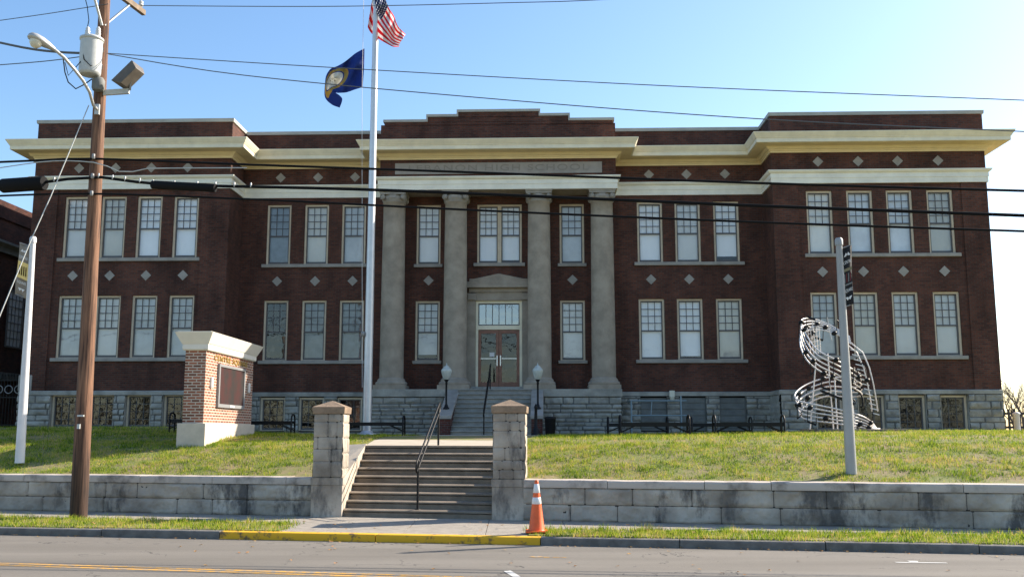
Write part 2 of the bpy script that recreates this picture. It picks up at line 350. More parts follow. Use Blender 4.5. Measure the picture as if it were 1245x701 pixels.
def rock(mb, org, ud, nd, U, z0, z1, cell, courses, blen, amp=.03, holes=(), seed=0, mi=0, gap=.018, jmi=1):
    """rock-faced ashlar: a height field split in blocks. org xy at u=0, ud/nd unit xy vectors"""
    rnd = random.Random(seed)
    zs = [z0]; 
    while zs[-1] < z1-.02: zs.append(min(z1, zs[-1]+rnd.choice(courses)))
    if zs[-1]-zs[-2] < .08: zs.pop(-2)
    rows = []
    for i in range(len(zs)-1):
        e = [-rnd.random()*blen[1]*.5]
        while e[-1] < U+.5: e.append(e[-1]+rnd.uniform(*blen))
        rows.append(e)
    nu = max(2, int(U/cell)); nz = max(2, int((z1-z0)/cell))
    vs = []; D = []
    for j in range(nz+1):
        z = z0+(z1-z0)*j/nz
        r = 0
        while r < len(rows)-1 and z > zs[r+1]: r += 1
        e = rows[r]; k = 0
        for i in range(nu+1):
            u = U*i/nu
            while k < len(e)-2 and u > e[k+1]: k += 1
            de = min(u-e[k], e[k+1]-u, z-zs[r], zs[r+1]-z)
            off = ((k*37+r*91+seed*13) % 17)/17*.35
            und = amp*1.1*mn.noise((u*2.3, z*3.1, seed+7.7))
            D.append(de)
            if de < gap*.5: h = -.012
            else:
                h = amp*(min(1, de/.06)*.6+.4*min(1, de/.02))*(.75+off)
                h += und*min(1, de/.08)+amp*.9*mn.noise((org[0]*.7+u*5, z*5, seed+org[1]))*min(1, de/.05)+amp*.4*mn.noise((u*17, z*17, seed))
            vs.append((org[0]+ud[0]*u+nd[0]*h, org[1]+ud[1]*u+nd[1]*h, z))
    fs = []; fj = []
    for j in range(nz):
        zc = z0+(z1-z0)*(j+.5)/nz
        for i in range(nu):
            uc = U*(i+.5)/nu
            if any(a < uc < b and c < zc < d for a, b, c, d in holes): continue
            q = j*(nu+1)+i; f = (q, q+1, q+nu+2, q+nu+1)
            (fj if sum(D[k] for k in f)/4 < gap*.55 else fs).append(f)
    o = len(mb.v); mb.v += [tuple(p) for p in vs]
    for L_, m_ in ((fs, mi), (fj, jmi)):
        for f in L_: mb.f.append(tuple(i+o for i in f)); mb.sm.append(True); mb.mi.append(m_)
    for a, b, c, d in holes:      # the sides of the openings
        P = lambda u, y, z: (org[0]+ud[0]*u-nd[0]*y, org[1]+ud[1]*u-nd[1]*y, z)
        for q_ in ([P(a,-.03,c),P(a,.2,c),P(a,.2,d),P(a,-.03,d)], [P(b,.2,c),P(b,-.03,c),P(b,-.03,d),P(b,.2,d)], [P(a,-.03,d),P(a,.2,d),P(b,.2,d),P(b,-.03,d)], [P(a,-.03,c),P(b,-.03,c),P(b,.2,c),P(a,.2,c)]):
            mb.add(q_, [(0,1,2,3)], mi=mi)

# ------------------------------------------------------------------ the lie of the land
def Yw(X): return 21.0-.22*X            # front foot of the retaining wall
def Yc(X): return 17.7-.172*X           # front edge of the curb
CW = math.cos(math.atan(.22))
ZT = .98                                # top of the wall
def lerp(tab, x):
    if x <= tab[0][0]: return tab[0][1]
    for (a, p), (b, q) in zip(tab, tab[1:]):
        if x <= b:
            t = (x-a)/(b-a); return p+(q-p)*t
    return tab[-1][1]
def lawn(X, Y):
    d = (Y-Yw(X))*CW
    pl = lerp([(-30, 2.16), (-12, 2.14), (-9, 1.95), (-5, 1.86), (3, 1.86), (8, 1.95), (12, 2.0), (40, 2.0)], X)
    h = lerp([(0, .94), (.5, .98), (1.5, 1.2), (3.5, 1.60), (5.0, 1.78), (6.5, 1.86), (9, 1.9)], d)
    t = max(0, min(1, (d-4)/6)); h = h+(pl-1.9)*t
    h += .02*mn.noise((X*.5, Y*.5, 0))*min(1, max(0, d-.5))
    return h

def ground():
    xs = [-900, -300, -120, -60, -40, -30]+[round(-25+.5*i, 2) for i in range(101)]+[30, 40, 60, 120, 300, 900]
    xs = sorted(set(xs+[-4.05, -4.0, -.02, .03])); xs = [x for x in xs if not (-4.0 < x < -.02)]
    ds = [-700, -200, -80, -40, -20, -8, -3, -.5, .1, .12, .3, .6, 1, 1.5, 2, 2.6, 2.75, 3.2, 3.6]+[4+.5*i for i in range(40)]+[30, 45, 80, 200, 700, 2000]
    mb = MB(); vs = []
    for d in ds:
        for X in xs:
            Y = Yw(X)+d/CW if abs(X) < 60 else (21-.22*math.copysign(60, X))+d/CW
            if d <= .1: z = -.03
            elif -4.02 < X < .0 and d < 2.7: z = -.03
            else: z = lawn(min(30, max(-30, X)), 21-.22*min(30, max(-30, X))+d/CW)
            vs.append((X, Y, z))
    n = len(xs)
    mb.add(vs, [(j*n+i, j*n+i+1, (j+1)*n+i+1, (j+1)*n+i) for j in range(len(ds)-1) for i in range(n-1)], True)
    # cut the void over the stairs: columns between -4.0 and -.02 are one strip, lowered through d < 2.7
    tag(mb.build('ground', M['soil'], fix=False), kind='structure')
ground()

def strip(name, m, x0, x1, fa, fb, z, dx=1.0, kind='structure', thick=0):
    n = max(1, int((x1-x0)/dx)); mb = MB(); vs = []
    for i in range(n+1):
        X = x0+(x1-x0)*i/n; vs += [(X, fa(X), z), (X, fb(X), z)]
    mb.add(vs, [(2*i, 2*i+2, 2*i+3, 2*i+1) for i in range(n)])
    if thick:
        mb.add([(p[0], p[1], z-thick) for p in vs]+vs, [(2*i, 2*i+2, 2*i+2+len(vs), 2*i+len(vs)) for i in range(n)])
    o = mb.build(name, m, fix=False); tag(o, kind=kind); return o
strip('road', M['asphalt'], -90, 90, lambda X: Yc(X)-11, lambda X: Yc(X)+.02, 0, 10)
for k, off in enumerate((0, .2)):
    strip('road_marking', M['ypaint'], -60, 60, lambda X: 13.38-.205*X+off, lambda X: 13.38-.205*X+off+.12, .004, 5)
def mark(pts, m):
    MB().add([(x, y, .005) for x, y in pts], [tuple(range(len(pts)))]).build('road_marking', m)['kind'] = 'structure'
mark([(-.12, 14.35), (-.02, 14.42), (.12, 13.8), (.02, 13.75)], M['wpaint'])
mark([(.26, 15.98), (.42, 16.08), (.5, 15.98), (.4, 15.9)], M['ypaint']); mark([(.5, 15.96), (.86, 15.92), (.86, 15.88), (.5, 15.9)], M['ypaint'])
mark([(5.85, 15.36), (6.6, 15.28), (6.6, 15.2), (5.85, 15.27)], M['wpaint']); mark([(6.1, 15.5), (6.25, 15.48), (6.2, 15.3), (6.08, 15.3)], M['wpaint'])
# curb in lengths with rounded nose
def curb(x0, x1, m, label=None):
    mb = MB(); n = max(1, int(round((x1-x0)/2.4)))
    for i in range(n):
        a = x0+(x1-x0)*i/n+.008; b = x0+(x1-x0)*(i+1)/n-.008; dz = random.uniform(-.006, .006)
        P = [(a, Yc(a)), (b, Yc(b))]
        mb.sweep(P, [(.0, -.05), (.0, .11+dz), (-.012, .132+dz), (-.035, .14+dz), (-.17, .145+dz), (-.17, -.05)])
    o = mb.build('curb', m); tag(o, kind='structure'); return o
curb(-60, -5.45, M['curb']); curb(-5.45, .5, M['ycurb']); curb(.5, 60, M['curb'])
# sidewalk slabs
mb = MB(); x = -40.
while x < 40:
    b = x+1.52
    mb.hexa([(x+.006, Yc(x)+.17, 0), (b-.006, Yc(b)+.17, 0), (b-.006, Yc(b)+1.55, 0), (x+.006, Yc(x)+1.55, 0), (x+.006, Yc(x)+.17, .136), (b-.006, Yc(b)+.17, .136), (b-.006, Yc(b)+1.55, .14), (x+.006, Yc(x)+1.55, .14)])
    ya, yb = Yw(x)+.25, Yw(b)+.25
    mb.hexa([(x+.006, Yc(x)+1.56, 0), (b-.006, Yc(b)+1.56, 0), (b-.006, yb, 0), (x+.006, ya, 0), (x+.006, Yc(x)+1.56, .14), (b-.006, Yc(b)+1.56, .14), (b-.006, yb, .142), (x+.006, ya, .142)])
    x = b
tag(mb.build('sidewalk', M['concs']), kind='structure')
strip('sidewalk_bed', M['joint'], -40, 40, lambda X: Yc(X)+.1, lambda X: Yw(X)+.2, .125, 2)
# verge soil
def sL(X): return Yc(X)+.2
strip('verge', M['soil'], -40, -4.35, sL, lambda X: Yc(X)+1.75+.04*(-4.35-X), .155, 1, thick=.03)
strip('verge', M['soil'], .3, 40, sL, lambda X: Yc(X)+1.35+.04*(X-.3), .155, 1, thick=.03)

# ------------------------------------------------------------------ school building (local frame: x along the front, y into the building)
B = R(1.9); O = Vector((-.548, 37.5, 0))
def bw(x, y, z=0): return Vector((O.x+x*math.cos(B)+y*math.sin(B), O.y-x*math.sin(B)+y*math.cos(B), z))
school = thing('school_building', 'two storey dark red brick school with cream cornice and four grey columns', 'school', O, -B)
WL0, WL1, WR0, WR1, WP, PP = -17.75, -10.15, 10.35, 18.25, -1.65, -1.15
PL, PR = -4.5, 4.56
Z0, ZB = 1.5, 3.5
xLW = [-16.52, -15.1, -13.71, -12.3]; xRW = [11.59, 13.08, 14.54, 16.03]
xLR = [-9.16, -7.66, -6.18]; xRR = [5.44, 6.91, 8.41]; WW = .96
H1, S1, H2, S2 = 7.07, 4.72, 10.9, 8.5
HB, SB = 3.30, 2.03

def face(mb, x0, x1, y, z0, z1, holes, reveal=.16):
    """front-facing wall plane with rectangular openings and their reveals"""
    xs = sorted({x0, x1, *[h[0] for h in holes], *[h[1] for h in holes]}); zs = sorted({z0, z1, *[h[2] for h in holes], *[h[3] for h in holes]})
    for a, b in zip(xs, xs[1:]):
        for c, d in zip(zs, zs[1:]):
            if any(h[0] <= a+1e-6 and b <= h[1]+1e-6 and h[2] <= c+1e-6 and d <= h[3]+1e-6 for h in holes): continue
            mb.add([(a,y,c),(b,y,c),(b,y,d),(a,y,d)], [(0,1,2,3)])
    for a, b, c, d in holes:
        Y = y+reveal
        for q in ([(a,y,c),(a,Y,c),(a,Y,d),(a,y,d)], [(b,Y,c),(b,y,c),(b,y,d),(b,Y,d)], [(a,y,d),(a,Y,d),(b,Y,d),(b,y,d)], [(a,y,c),(b,y,c),(b,Y,c),(a,Y,c)]):
            mb.add(q, [(0,1,2,3)])
wall = MB()
def wins(xs, W=WW): return [(x, x+W, S1, H1) for x in xs]+[(x, x+W, S2, H2) for x in xs]
face(wall, WL0+.95, WL1-1.05, WP+.05, ZB, 11.2, wins(xLW))
for a, b in ((WL0, WL0+.95), (WL1-1.05, WL1)): wall.box(a, b, WP, WP+.4, ZB, 11.2)
face(wall, WR0+.95, WR1-.95, WP+.05, ZB, 11.2, wins(xRW))
for a, b in ((WR0, WR0+.95), (WR1-.95, WR1)): wall.box(a, b, WP, WP+.4, ZB, 11.2)
for a, b in ((WL0, WL1), (WR0, WR1)): wall.box(a, b, WP, WP+.5, 11.2, 13.8)
face(wall, WL1, PL+.35, 0, ZB, 11.2, wins(xLR)); face(wall, PR-.35, WR0, 0, ZB, 11.2, wins(xRR, .99))
wall.box(WL1, PL, 0, .4, 11.2, 13.8); wall.box(PR, WR0, 0, .4, 11.2, 13.8)
DW = (-.82, .93)
face(wall, PL+.35, PR-.35, .003, ZB, 11.2, [(-3.21, -2.26, S1-.02, 7.03), (2.41, 3.37, S1-.02, 7.03), (-3.21, -2.26, 8.47, 10.85), (2.41, 3.37, 8.47, 10.85), (DW[0], DW[1], 8.5, 10.85), (-.84, .92, 3.6, 7.0)])
wall.box(PL, PR, PP, .3, 11.66, 13.75)
wall.box(WL1-.01, WL1, WP+.4, .3, ZB, 13.8); wall.box(WR0, WR0+.01, WP+.4, .3, ZB, 13.8)
# body behind
wall.box(WL0, WL0+.3, WP+.4, 22, ZB, 13.8); wall.box(WR1-.3, WR1, WP+.4, 22, ZB, 13.8)
wall.box(WL0, WR1, 21.7, 22, Z0, 13.8)
wall.box(WL1-.3, WL1-.01, WP+.4, 8, 13, 13.8); wall.box(WR0+.01, WR0+.3, WP+.4, 8, 13, 13.8)
# stepped centre parapet
for a, b, z in ((-4.35, 4.47, 13.86), (-2.68, 2.76, 14.06), (-1.5, 1.62, 14.24)): wall.box(a, b, PP+.0, PP+.35, 13.7 if z < 13.9 else z-.22, z)
wall.build('wall', M['brick'], school)
MB().box(WL0+.3, WR1-.3, .5, 21.7, 12.9, 13.1).build('roof', M['grey'], school)
path = [(WL0, 22), (WL0, WP), (WL1, WP), (WL1, 0), (PL, 0), (PL, PP), (PR, PP), (PR, 0), (WR0, 0), (WR0, WP), (WR1, WP), (WR1, 22)]
prof = [(-.05, 12.575), (.68, 12.575), (.68, 12.73), (.71, 12.735), (.71, 12.76), (.73, 12.78), (.79, 12.885), (.81, 12.915), (.81, 12.945), (-.05, 13.05)]
cor = MB().sweep(path, prof).build('cornice', M['cream'], school)
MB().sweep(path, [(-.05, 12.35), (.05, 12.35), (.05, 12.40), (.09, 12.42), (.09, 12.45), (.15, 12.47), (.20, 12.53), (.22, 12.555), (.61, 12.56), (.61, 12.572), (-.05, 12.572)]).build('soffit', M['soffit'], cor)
prof = [(-.04, 11.16), (.05, 11.16), (.05, 11.36), (.07, 11.365), (.07, 11.54), (.12, 11.56), (.17, 11.62), (.17, 11.66), (-.04, 11.68)]
MB().sweep(path, prof).build('belt_course', M['cream2'], school)
# cappings
cap = MB()
cap.sweep([(WL0, 22), (WL0, WP), (WL1, WP), (WL1, 8)], [(.05, 13.79), (.06, 13.92), (-.35, 13.93), (-.35, 13.79)])
cap.sweep([(WR0, 8), (WR0, WP), (WR1, WP), (WR1, 22)], [(.05, 13.79), (.06, 13.92), (-.35, 13.93), (-.35, 13.79)])
cap.box(WL1+.06, -4.36, -.05, .42, 13.76, 13.89); cap.box(4.48, WR0-.06, -.05, .42, 13.76, 13.89)
for a, b, z in ((-4.41, -2.68, 13.86), (2.76, 4.53, 13.86), (-2.74, -1.5, 14.06), (1.62, 2.82, 14.06), (-1.56, 1.68, 14.24)):
    cap.box(a, b, PP-.05, PP+.4, z-.0, z+.1)
for xx, z0_, z1_ in ((-2.74, 13.87, 14.05), (2.76, 13.87, 14.05), (-1.56, 14.07, 14.235), (1.62, 14.07, 14.235)): cap.box(xx, xx+.06, PP-.048, PP+.39, z0_+.09, z1_+.008)
cap.build('parapet_coping', M['cap'], school)

# windows
def window(x, y, z0, z1, W=WW, upper=True, kind='blind'):
    f = MB(); t = .075
    yf = y+.06
    f.box(x, x+t, yf, yf+.12, z0, z1); f.box(x+W-t, x+W, yf, yf+.12, z0, z1); f.box(x+t, x+W-t, yf, yf+.12, z1-t, z1)
    f.box(x+t, x+W-t, yf+.01, yf+.12, z0, z0+.03)
    fr = f.build('window', M['frame'], school, bevel=.006)
    a, b, c, d = x+t, x+W-t, z0+.03, z1-t
    s = MB(); ys = yf+.05; zm = (c+d)/2-.03; q = .04
    for (e, g) in ((a, a+q), (b-q, b)): s.box(e, g, ys, ys+.05, c, d)
    s.box(a+q, b-q, ys, ys+.05, d-q, d); s.box(a+q, b-q, ys, ys+.05, c, c+.08)
    if upper:
        s.box(a+q, b-q, ys-.01, ys+.05, zm-.025, zm+.025); w3 = (b-a-2*q)/3
        for i in (1, 2): s.box(a+q+w3*i-.012, a+q+w3*i+.012, ys+.01, ys+.04, zm+.025, d-q)
        h4 = (d-q-zm-.025)/4
        for i in (1, 2, 3): s.box(a+q, b-q, ys+.012, ys+.038, zm+.025+h4*i-.012, zm+.025+h4*i+.012)
    elif kind != 'board':
        w4 = (b-a)/3
        for i in (1, 2): s.box(a+w4*i-.01, a+w4*i+.01, ys+.01, ys+.04, c+.08, d-q)
        for i in (1, 2, 3): s.box(a+q, b-q, ys+.012, ys+.038, c+(d-c)*i/4-.01, c+(d-c)*i/4+.01)
    s.build('sash', M['sash'], fr)
    MB().add([(a, ys+.03, c), (b, ys+.03, c), (b, ys+.03, d), (a, ys+.03, d)], [(0,1,2,3)]).build('pane', M['glass'], fr)
    yb = ys+.09
    bl = MB()
    if kind == 'blind':
        sp = random.uniform(.0, .02)
        n = 8
        lo = c+(random.choice((0, 0, 0, .06, .12, .22)) if upper else 0)
        vs = [(a+(b-a)*i/n, yb+.006*math.sin(i*1.7+x)+.01*(i % 2), z) for z in (lo, d) for i in range(n+1)]
        bl.add(vs, [(i, i+1, n+2+i, n+1+i) for i in range(n)], True)
        bl.build('blind', random.choice((M['blind'], M['blind'], M['blind2'], M['blind3'])), fr)
    elif kind == 'vertical':
        n = 11
        for i in range(n):
            u = a+(b-a)*(i+.5)/n; k = (b-a)/n*.46
            bl.add([(u-k, yb, c), (u+k, yb+.05, c), (u+k, yb+.05, d), (u-k, yb, d)], [(0,1,2,3)])
        bl.build('blind', M['vblind'], fr)
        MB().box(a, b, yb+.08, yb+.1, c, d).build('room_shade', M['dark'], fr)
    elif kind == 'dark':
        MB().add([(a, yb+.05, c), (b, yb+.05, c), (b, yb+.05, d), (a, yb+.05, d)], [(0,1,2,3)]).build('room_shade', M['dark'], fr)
    return fr
for i, x in enumerate(xLW): window(x, WP+.05, S1, H1); window(x, WP+.05, S2, H2)
for i, x in enumerate(xRW): window(x, WP+.05, S1, H1); window(x, WP+.05, S2, H2)
for x, k1, k2 in zip(xLR, ('dark', 'vertical', 'vertical'), ('vertical', 'blind', 'blind')):
    window(x, 0, S1, H1, kind=k1, upper=True); window(x, 0, S2, H2, kind=k2)
for x in xRR: window(x, 0, S1, H1, .99); window(x, 0, S2, H2, .99)
for x in (-3.21, 2.41): window(x, .003, S1-.02, 7.03); window(x, .003, 8.47, 10.85)
for x, W_ in ((-.82, .875), (.055, .875)): window(x, .003, 8.5, 10.85, W_)
for x in xLW: window(x, WP+.05, SB+.12, HB+.07, .96, False, 'dark')
for x in xRW: window(x, WP+.05, SB, HB, .98, False, 'dark')
for x in xLR: window(x, .0, SB, HB, .98, False, 'dark')
for x in xRR:
    p = MB(); p.box(x, x+1.0, .06, .1, SB, HB-.02)
    for i in range(5): z = SB+.1+i*.24; p.box(x, x+1.0, .035, .06, z, z+.17)
    p.build('boarded_window', M['slate'], school, bevel=.006)
# sills
for xs, yy, W_ in ((xLW, WP+.05, .96), (xRW, WP+.05, .97), (xLR, 0, .97), (xRR, 0, 1.0)):
    for z in (S1, S2): MB().box(xs[0]-.14, xs[-1]+W_+.14, yy-.09, yy+.1, z-.13, z).build('window_sill', M['lime'], school, bevel=.012)
for x in (-3.21, 2.41):
    MB().box(x-.08, x+1.04, -.08, .1, S1-.14, S1-.02).build('window_sill', M['lime'], school, bevel=.012); MB().box(x-.08, x+1.04, -.08, .1, 8.35, 8.47).build('window_sill', M['lime'], school, bevel=.012)
MB().box(-.95, 1.06, -.1, .1, 8.37, 8.5).build('window_sill', M['lime'], school, bevel=.012)
for zz in (12.0, 7.83):
    for xs, yy, W_ in ((xLW, WP+(.05 if zz < 9 else 0), .96), (xRW, WP+(.05 if zz < 9 else 0), .97), (xLR, 0, .97), (xRR, 0, 1.0), ((-3.19, 2.42) if zz < 9 else (), .0, .96)):
        for x in xs:
            c = x+W_/2; r_ = .2
            MB().hexa([(c-r_, yy-.012, zz), (c, yy-.012, zz-r_), (c, yy+.02, zz-r_), (c-r_, yy+.02, zz), (c, yy-.012, zz+r_), (c+r_, yy-.012, zz), (c+r_, yy+.02, zz), (c, yy+.02, zz+r_)]).build('diamond_inlay', M['lime'], school)
# rock faced basement, with water table
base = MB()
def hol(xs, x0, z0, z1, W_): return [(x-x0-.01, x+W_-x0+.01, z0-.02, z1+.01) for x in xs]
CR = (.2, .22, .28); BL = (.35, .95)
_rock = rock
def rock(*a, **k): _rock(*a, gap=.034, **k)
rock(base, (WL0, WP-.03), (1,0), (0,-1), WL1-WL0, Z0, 3.34, .035, CR, BL, .05, hol(xLW, WL0, SB+.12, 3.4, .96), 1)
rock(base, (WR0, WP-.03), (1,0), (0,-1), WR1-WR0, Z0, 3.34, .035, CR, BL, .05, hol(xRW, WR0, SB, 3.4, .98), 2)
rock(base, (WL1, -.03), (1,0), (0,-1), PL-.1-WL1, Z0, 3.34, .035, CR, BL, .05, hol(xLR, WL1, SB, 3.4, .98), 3)
rock(base, (PR+.06, -.03), (1,0), (0,-1), WR0-PR-.06, Z0, 3.34, .035, CR, BL, .05, hol(xRR, PR+.06, SB, 3.4, 1.0), 4)
rock(base, (WR1+.03, WP), (0,1), (1,0), 6, Z0, 3.34, .08, CR, BL, .03, (), 5)
rock(base, (WR0-.03, WP), (0,1), (-1,0), 1.7, Z0, 3.34, .06, CR, BL, .03, (), 6)
rock(base, (WL1+.03, WP), (0,1), (1,0), 1.7, Z0, 3.34, .06, CR, BL, .03, (), 7)
rock(base, (-4.62, PP), (1,0), (0,-1), 2.9, Z0, 3.28, .035, (.14, .17, .2), BL, .05, (), 8)
rock(base, (1.72, PP), (1,0), (0,-1), 2.9, Z0, 3.28, .035, (.14, .17, .2), BL, .05, (), 9)
rock(base, (4.62, PP), (0,1), (1,0), 1.2, Z0, 3.28, .06, CR, BL, .03, (), 10)
rock(base, (-4.62, PP), (0,1), (-1,0), 1.2, Z0, 3.28, .06, CR, BL, .03, (), 11)
base.sweep(path[1:4]+[(PL-.1, 0)], [(.0, 3.34), (.07, 3.34), (.07, 3.47), (.03, 3.50), (-.05, 3.505)])
base.sweep([(PR+.06, 0)]+path[8:11], [(.0, 3.34), (.07, 3.34), (.07, 3.47), (.03, 3.50), (-.05, 3.505)])
base.build('stone_base', [M['rock'], M['rockj']], school, fix=False)
rock = _rock
for a, b, y in ((WL0+.02, WL1-.02, WP+.33), (WL1-.3, WR0+.3, .36), (WR0+.02, WR1-.02, WP+.33)): MB().box(a, b, y, y+.05, 1.4, 3.6).build('dark_backing', M['dark2'], school)  # unseen dark backing added to stop light leaking round the basement windows
MB().box(WL0-.04, WL0+.46, WP-.04, WP+.2, 3.51, 4.08).build('cornerstone', M['lime'], school, bevel=.01)
# porch
MB().box(-4.66, 4.66, PP-.08, 0, 3.28, 3.56).box(-1.2, 1.25, -.55, 0, 3.56, 3.68).build('porch_floor', M['rock'], school, bevel=.015)
st = MB(); NR = 10
for i in range(NR):
    z1_ = 1.86+(i+1)*.169; y0_ = -4.1+i*.3
    st.box(-1.4, 1.34, y0_, PP-.085, z1_-.169, z1_-.035); st.box(-1.4, 1.34, y0_-.065, PP-.085, z1_-.035, z1_)
st.box(-1.4, 1.34, -4.1, -1.3, 1.4, 1.86)
st.build('entrance_steps', M['entry_conc'], school)
for a, b in ((-1.78, -1.4), (1.34, 1.72)):
    ck = MB().hexa([(a, -4.2, 1.5), (b, -4.2, 1.5), (b, -1.24, 1.5), (a, -1.24, 1.5), (a, -4.2, 2.42), (b, -4.2, 2.42), (b, -1.24, 3.4), (a, -1.24, 3.4)]).build('step_cheek', M['brick_steps'], school)
    MB().hexa([(a-.03, -4.26, 2.42), (b+.03, -4.26, 2.42), (b+.03, -1.235, 3.405), (a-.03, -1.235, 3.405), (a-.03, -4.26, 2.53), (b+.03, -4.26, 2.53), (b+.03, -1.235, 3.53), (a-.03, -1.235, 3.53)]).build('cheek_cap', M['lime'], ck, bevel=.01)
# columns
CY = PP+.52
for i, cx in enumerate((-4.0, -1.6, 1.61, 4.03)):
    c = MB(); zt = 10.72
    c.box(cx-.6, cx+.6, CY-.58, CY+.6, 3.56, 3.72)
    c.lathe([(.58, 3.72), (.6, 3.76), (.6, 3.82), (.56, 3.86), (.52, 3.88), (.53, 3.92), (.5, 3.96), (.46, 4.0)], (cx, CY, 0), 32)
    c.lathe([(.455, 4.0)]+[(.455-.035*((k/12)**1.6), 4.0+(zt-4.0)*k/12) for k in range(1, 13)]+[(.445, zt+.01), (.445, zt+.04), (.42, zt+.05)], (cx, CY, 0), 40)
    col = c.build('column', M['column'], school)
    k = MB(); k.lathe([(.42, 10.76), (.47, 10.84), (.50, 10.93), (.45, 11.02)], (cx, CY, 0), 32)
    for sx in (-1, 1):
        for sy in (-1, 1):
            k.lathe([(.0, -.05), (.115, -.05), (.115, .05), (.0, .05)], (cx+sx*.40, CY+sy*.40, 10.93), 16, axis=(sx, -sy*-1, 0))
    k.box(cx-.12, cx+.12, CY-.5, CY+.5, 10.88, 11.0)
    k.box(cx-.49, cx+.49, CY-.5, CY+.5, 11.02, 11.1); k.box(cx-.52, cx+.52, CY-.53, CY+.5, 11.1, 11.158)
    k.build('capital', M['lime'], col)
MB().box(PL+.02, PR-.02, PP+.02, -.002, 11.17, 11.64).build('porch_ceiling', M['column'], school)
pq = MB().box(-3.92, 4.03, PP-.025, PP+.1, 11.78, 12.22).build('name_plaque', M['plaque'], school, bevel=.008)
RX = Matrix.Rotation(R(90), 4, 'X')
text('LEBANON HIGH SCHOOL', .34, M['letter'], 'lettering', pq, Matrix.Translation((.05, PP-.028, 12.0)) @ RX, .006, 6.9)
# doorway
ds_ = MB()
for a, b in ((-1.2, -.86), (.94, 1.28)):
    ds_.box(a, b, -.14, .0, 3.68, 7.02); ds_.box(a-.03, b+.03, -.2, .0, 7.02, 7.3)
    ds_.box(a+.04, b-.04, -.24, -.2, 7.04, 7.26)
ds_.box(-.86, .94, -.1, .0, 7.02, 7.34); ds_.box(-1.12, 1.2, -.16, .0, 7.34, 7.5)
ds_.box(-1.28, 1.36, -.34, .0, 7.5, 7.62); ds_.box(-1.2, 1.28, -.28, .0, 7.62, 7.74); ds_.box(-1.1, 1.18, -.2, .0, 7.74, 7.86)
ds_.add([(-.92, -.2, 7.86), (1.0, -.2, 7.86), (.04, -.2, 8.06), (-.92, 0, 7.86), (1.0, 0, 7.86), (.04, 0, 8.06)], [(0,1,2), (0,2,5,3), (1,4,5,2), (3,5,4)])
ds_.build('door_surround', M['column'], school, bevel=.01)
df = MB(); yf = .04
df.box(-.86, -.76, yf-.04, yf+.1, 3.68, 7.02); df.box(.84, .94, yf-.04, yf+.1, 3.68, 7.02); df.box(-.76, .84, yf-.04, yf+.1, 6.92, 7.02); df.box(-.76, .84, yf-.03, yf+.1, 5.9, 6.06)
dfr = df.build('door_frame', M['cream'], school, bevel=.006)
tr = MB(); tr.box(-.76, -.72, yf, yf+.06, 6.06, 6.92); tr.box(.8, .84, yf, yf+.06, 6.06, 6.92); tr.box(-.72, .8, yf, yf+.06, 6.88, 6.92); tr.box(-.72, .8, yf, yf+.06, 6.06, 6.1)
for i in range(1, 6): x = -.72+1.52*i/6; tr.box(x-.014, x+.014, yf+.01, yf+.05, 6.1, 6.88)
tro = tr.build('transom_window', M['sash'], school)
MB().add([(-.72, yf+.03, 6.1), (.8, yf+.03, 6.1), (.8, yf+.03, 6.88), (-.72, yf+.03, 6.88)], [(0,1,2,3)]).build('pane', glassmat('transom glass', .35), tro)
MB().add([(-.74, yf+.25, 3.7), (.82, yf+.25, 3.7), (.82, yf+.25, 6.95), (-.74, yf+.25, 6.95)], [(0,1,2,3)]).build('hall_shade', M['dark'], dfr)
for a, b, hs in ((-.755, .035, 1), (.045, .835, -1)):
    d = MB(); q = .11
    d.box(a, a+q, yf, yf+.05, 3.7, 5.89); d.box(b-q, b, yf, yf+.05, 3.7, 5.89); d.box(a+q, b-q, yf, yf+.05, 5.75, 5.89); d.box(a+q, b-q, yf, yf+.05, 3.7, 3.88)
    do = d.build('door', M['door'], school, bevel=.006)
    MB().add([(a+q, yf+.025, 3.88), (b-q, yf+.025, 3.88), (b-q, yf+.025, 5.75), (a+q, yf+.025, 5.75)], [(0,1,2,3)]).build('pane', M['glass'], do)
    hx = b-.06 if hs > 0 else a+.06
    h = MB().bar((hx, yf-.04, 4.5), (hx, yf-.04, 4.9), .05, .04); h.bar((a+.1, yf-.03, 4.78), (b-.1, yf-.03, 4.78), .03, .03); h.build('door_handle', M['steel'], do)
    if hs > 0: MB().box(a+.44, a+.62, yf+.01, yf+.02, 4.86, 5.02).build('notice', M['white'], do)
# small brackets on the east corner
for z in (3.6, 3.85): MB().bar((WR1, 1, z), (WR1+.22, 1, z), .04, .03).build('wall_bracket', M['grey'], school)

# stairwell guard rail and wall light by the right of the porch
gr = thing('guard_railing', 'blue grey pipe railing round the stairwell against the basement wall', 'railing', bw(6, -1.6, 1.86), -B)
g = MB()
for x in (-1.05, .75): MB().tube([(x, 0, -.2), (x, 0, 1.42 if x > 0 else 1.25)], .03).build('post', M['pipe'], gr)
MB().tube([(-1.05, 0, 1.25), (-1.05, 1.5, 1.25)], .025).build('rail', M['pipe'], gr)
g = MB()
for z in (.72, 1.25): g.tube([(-1.05, 0, z), (.95, 0, z)], .025)
g.tube([(-.35, 0, .72), (-.3, 0, 1.25)], .018); g.build('rail', M['pipe'], gr)
wl_ = MB().box(-.1, .1, -.12, 0, 0, .22).lathe([(.02, -.2), (.09, -.12), (.1, 0)], (0, -.08, 0), 12)
tag(wl_.build('wall_light', M['lens'], loc=bw(6.62, -.08, 3.32), rz=-B), 'small pale wall light above the stairwell railing', 'wall light')

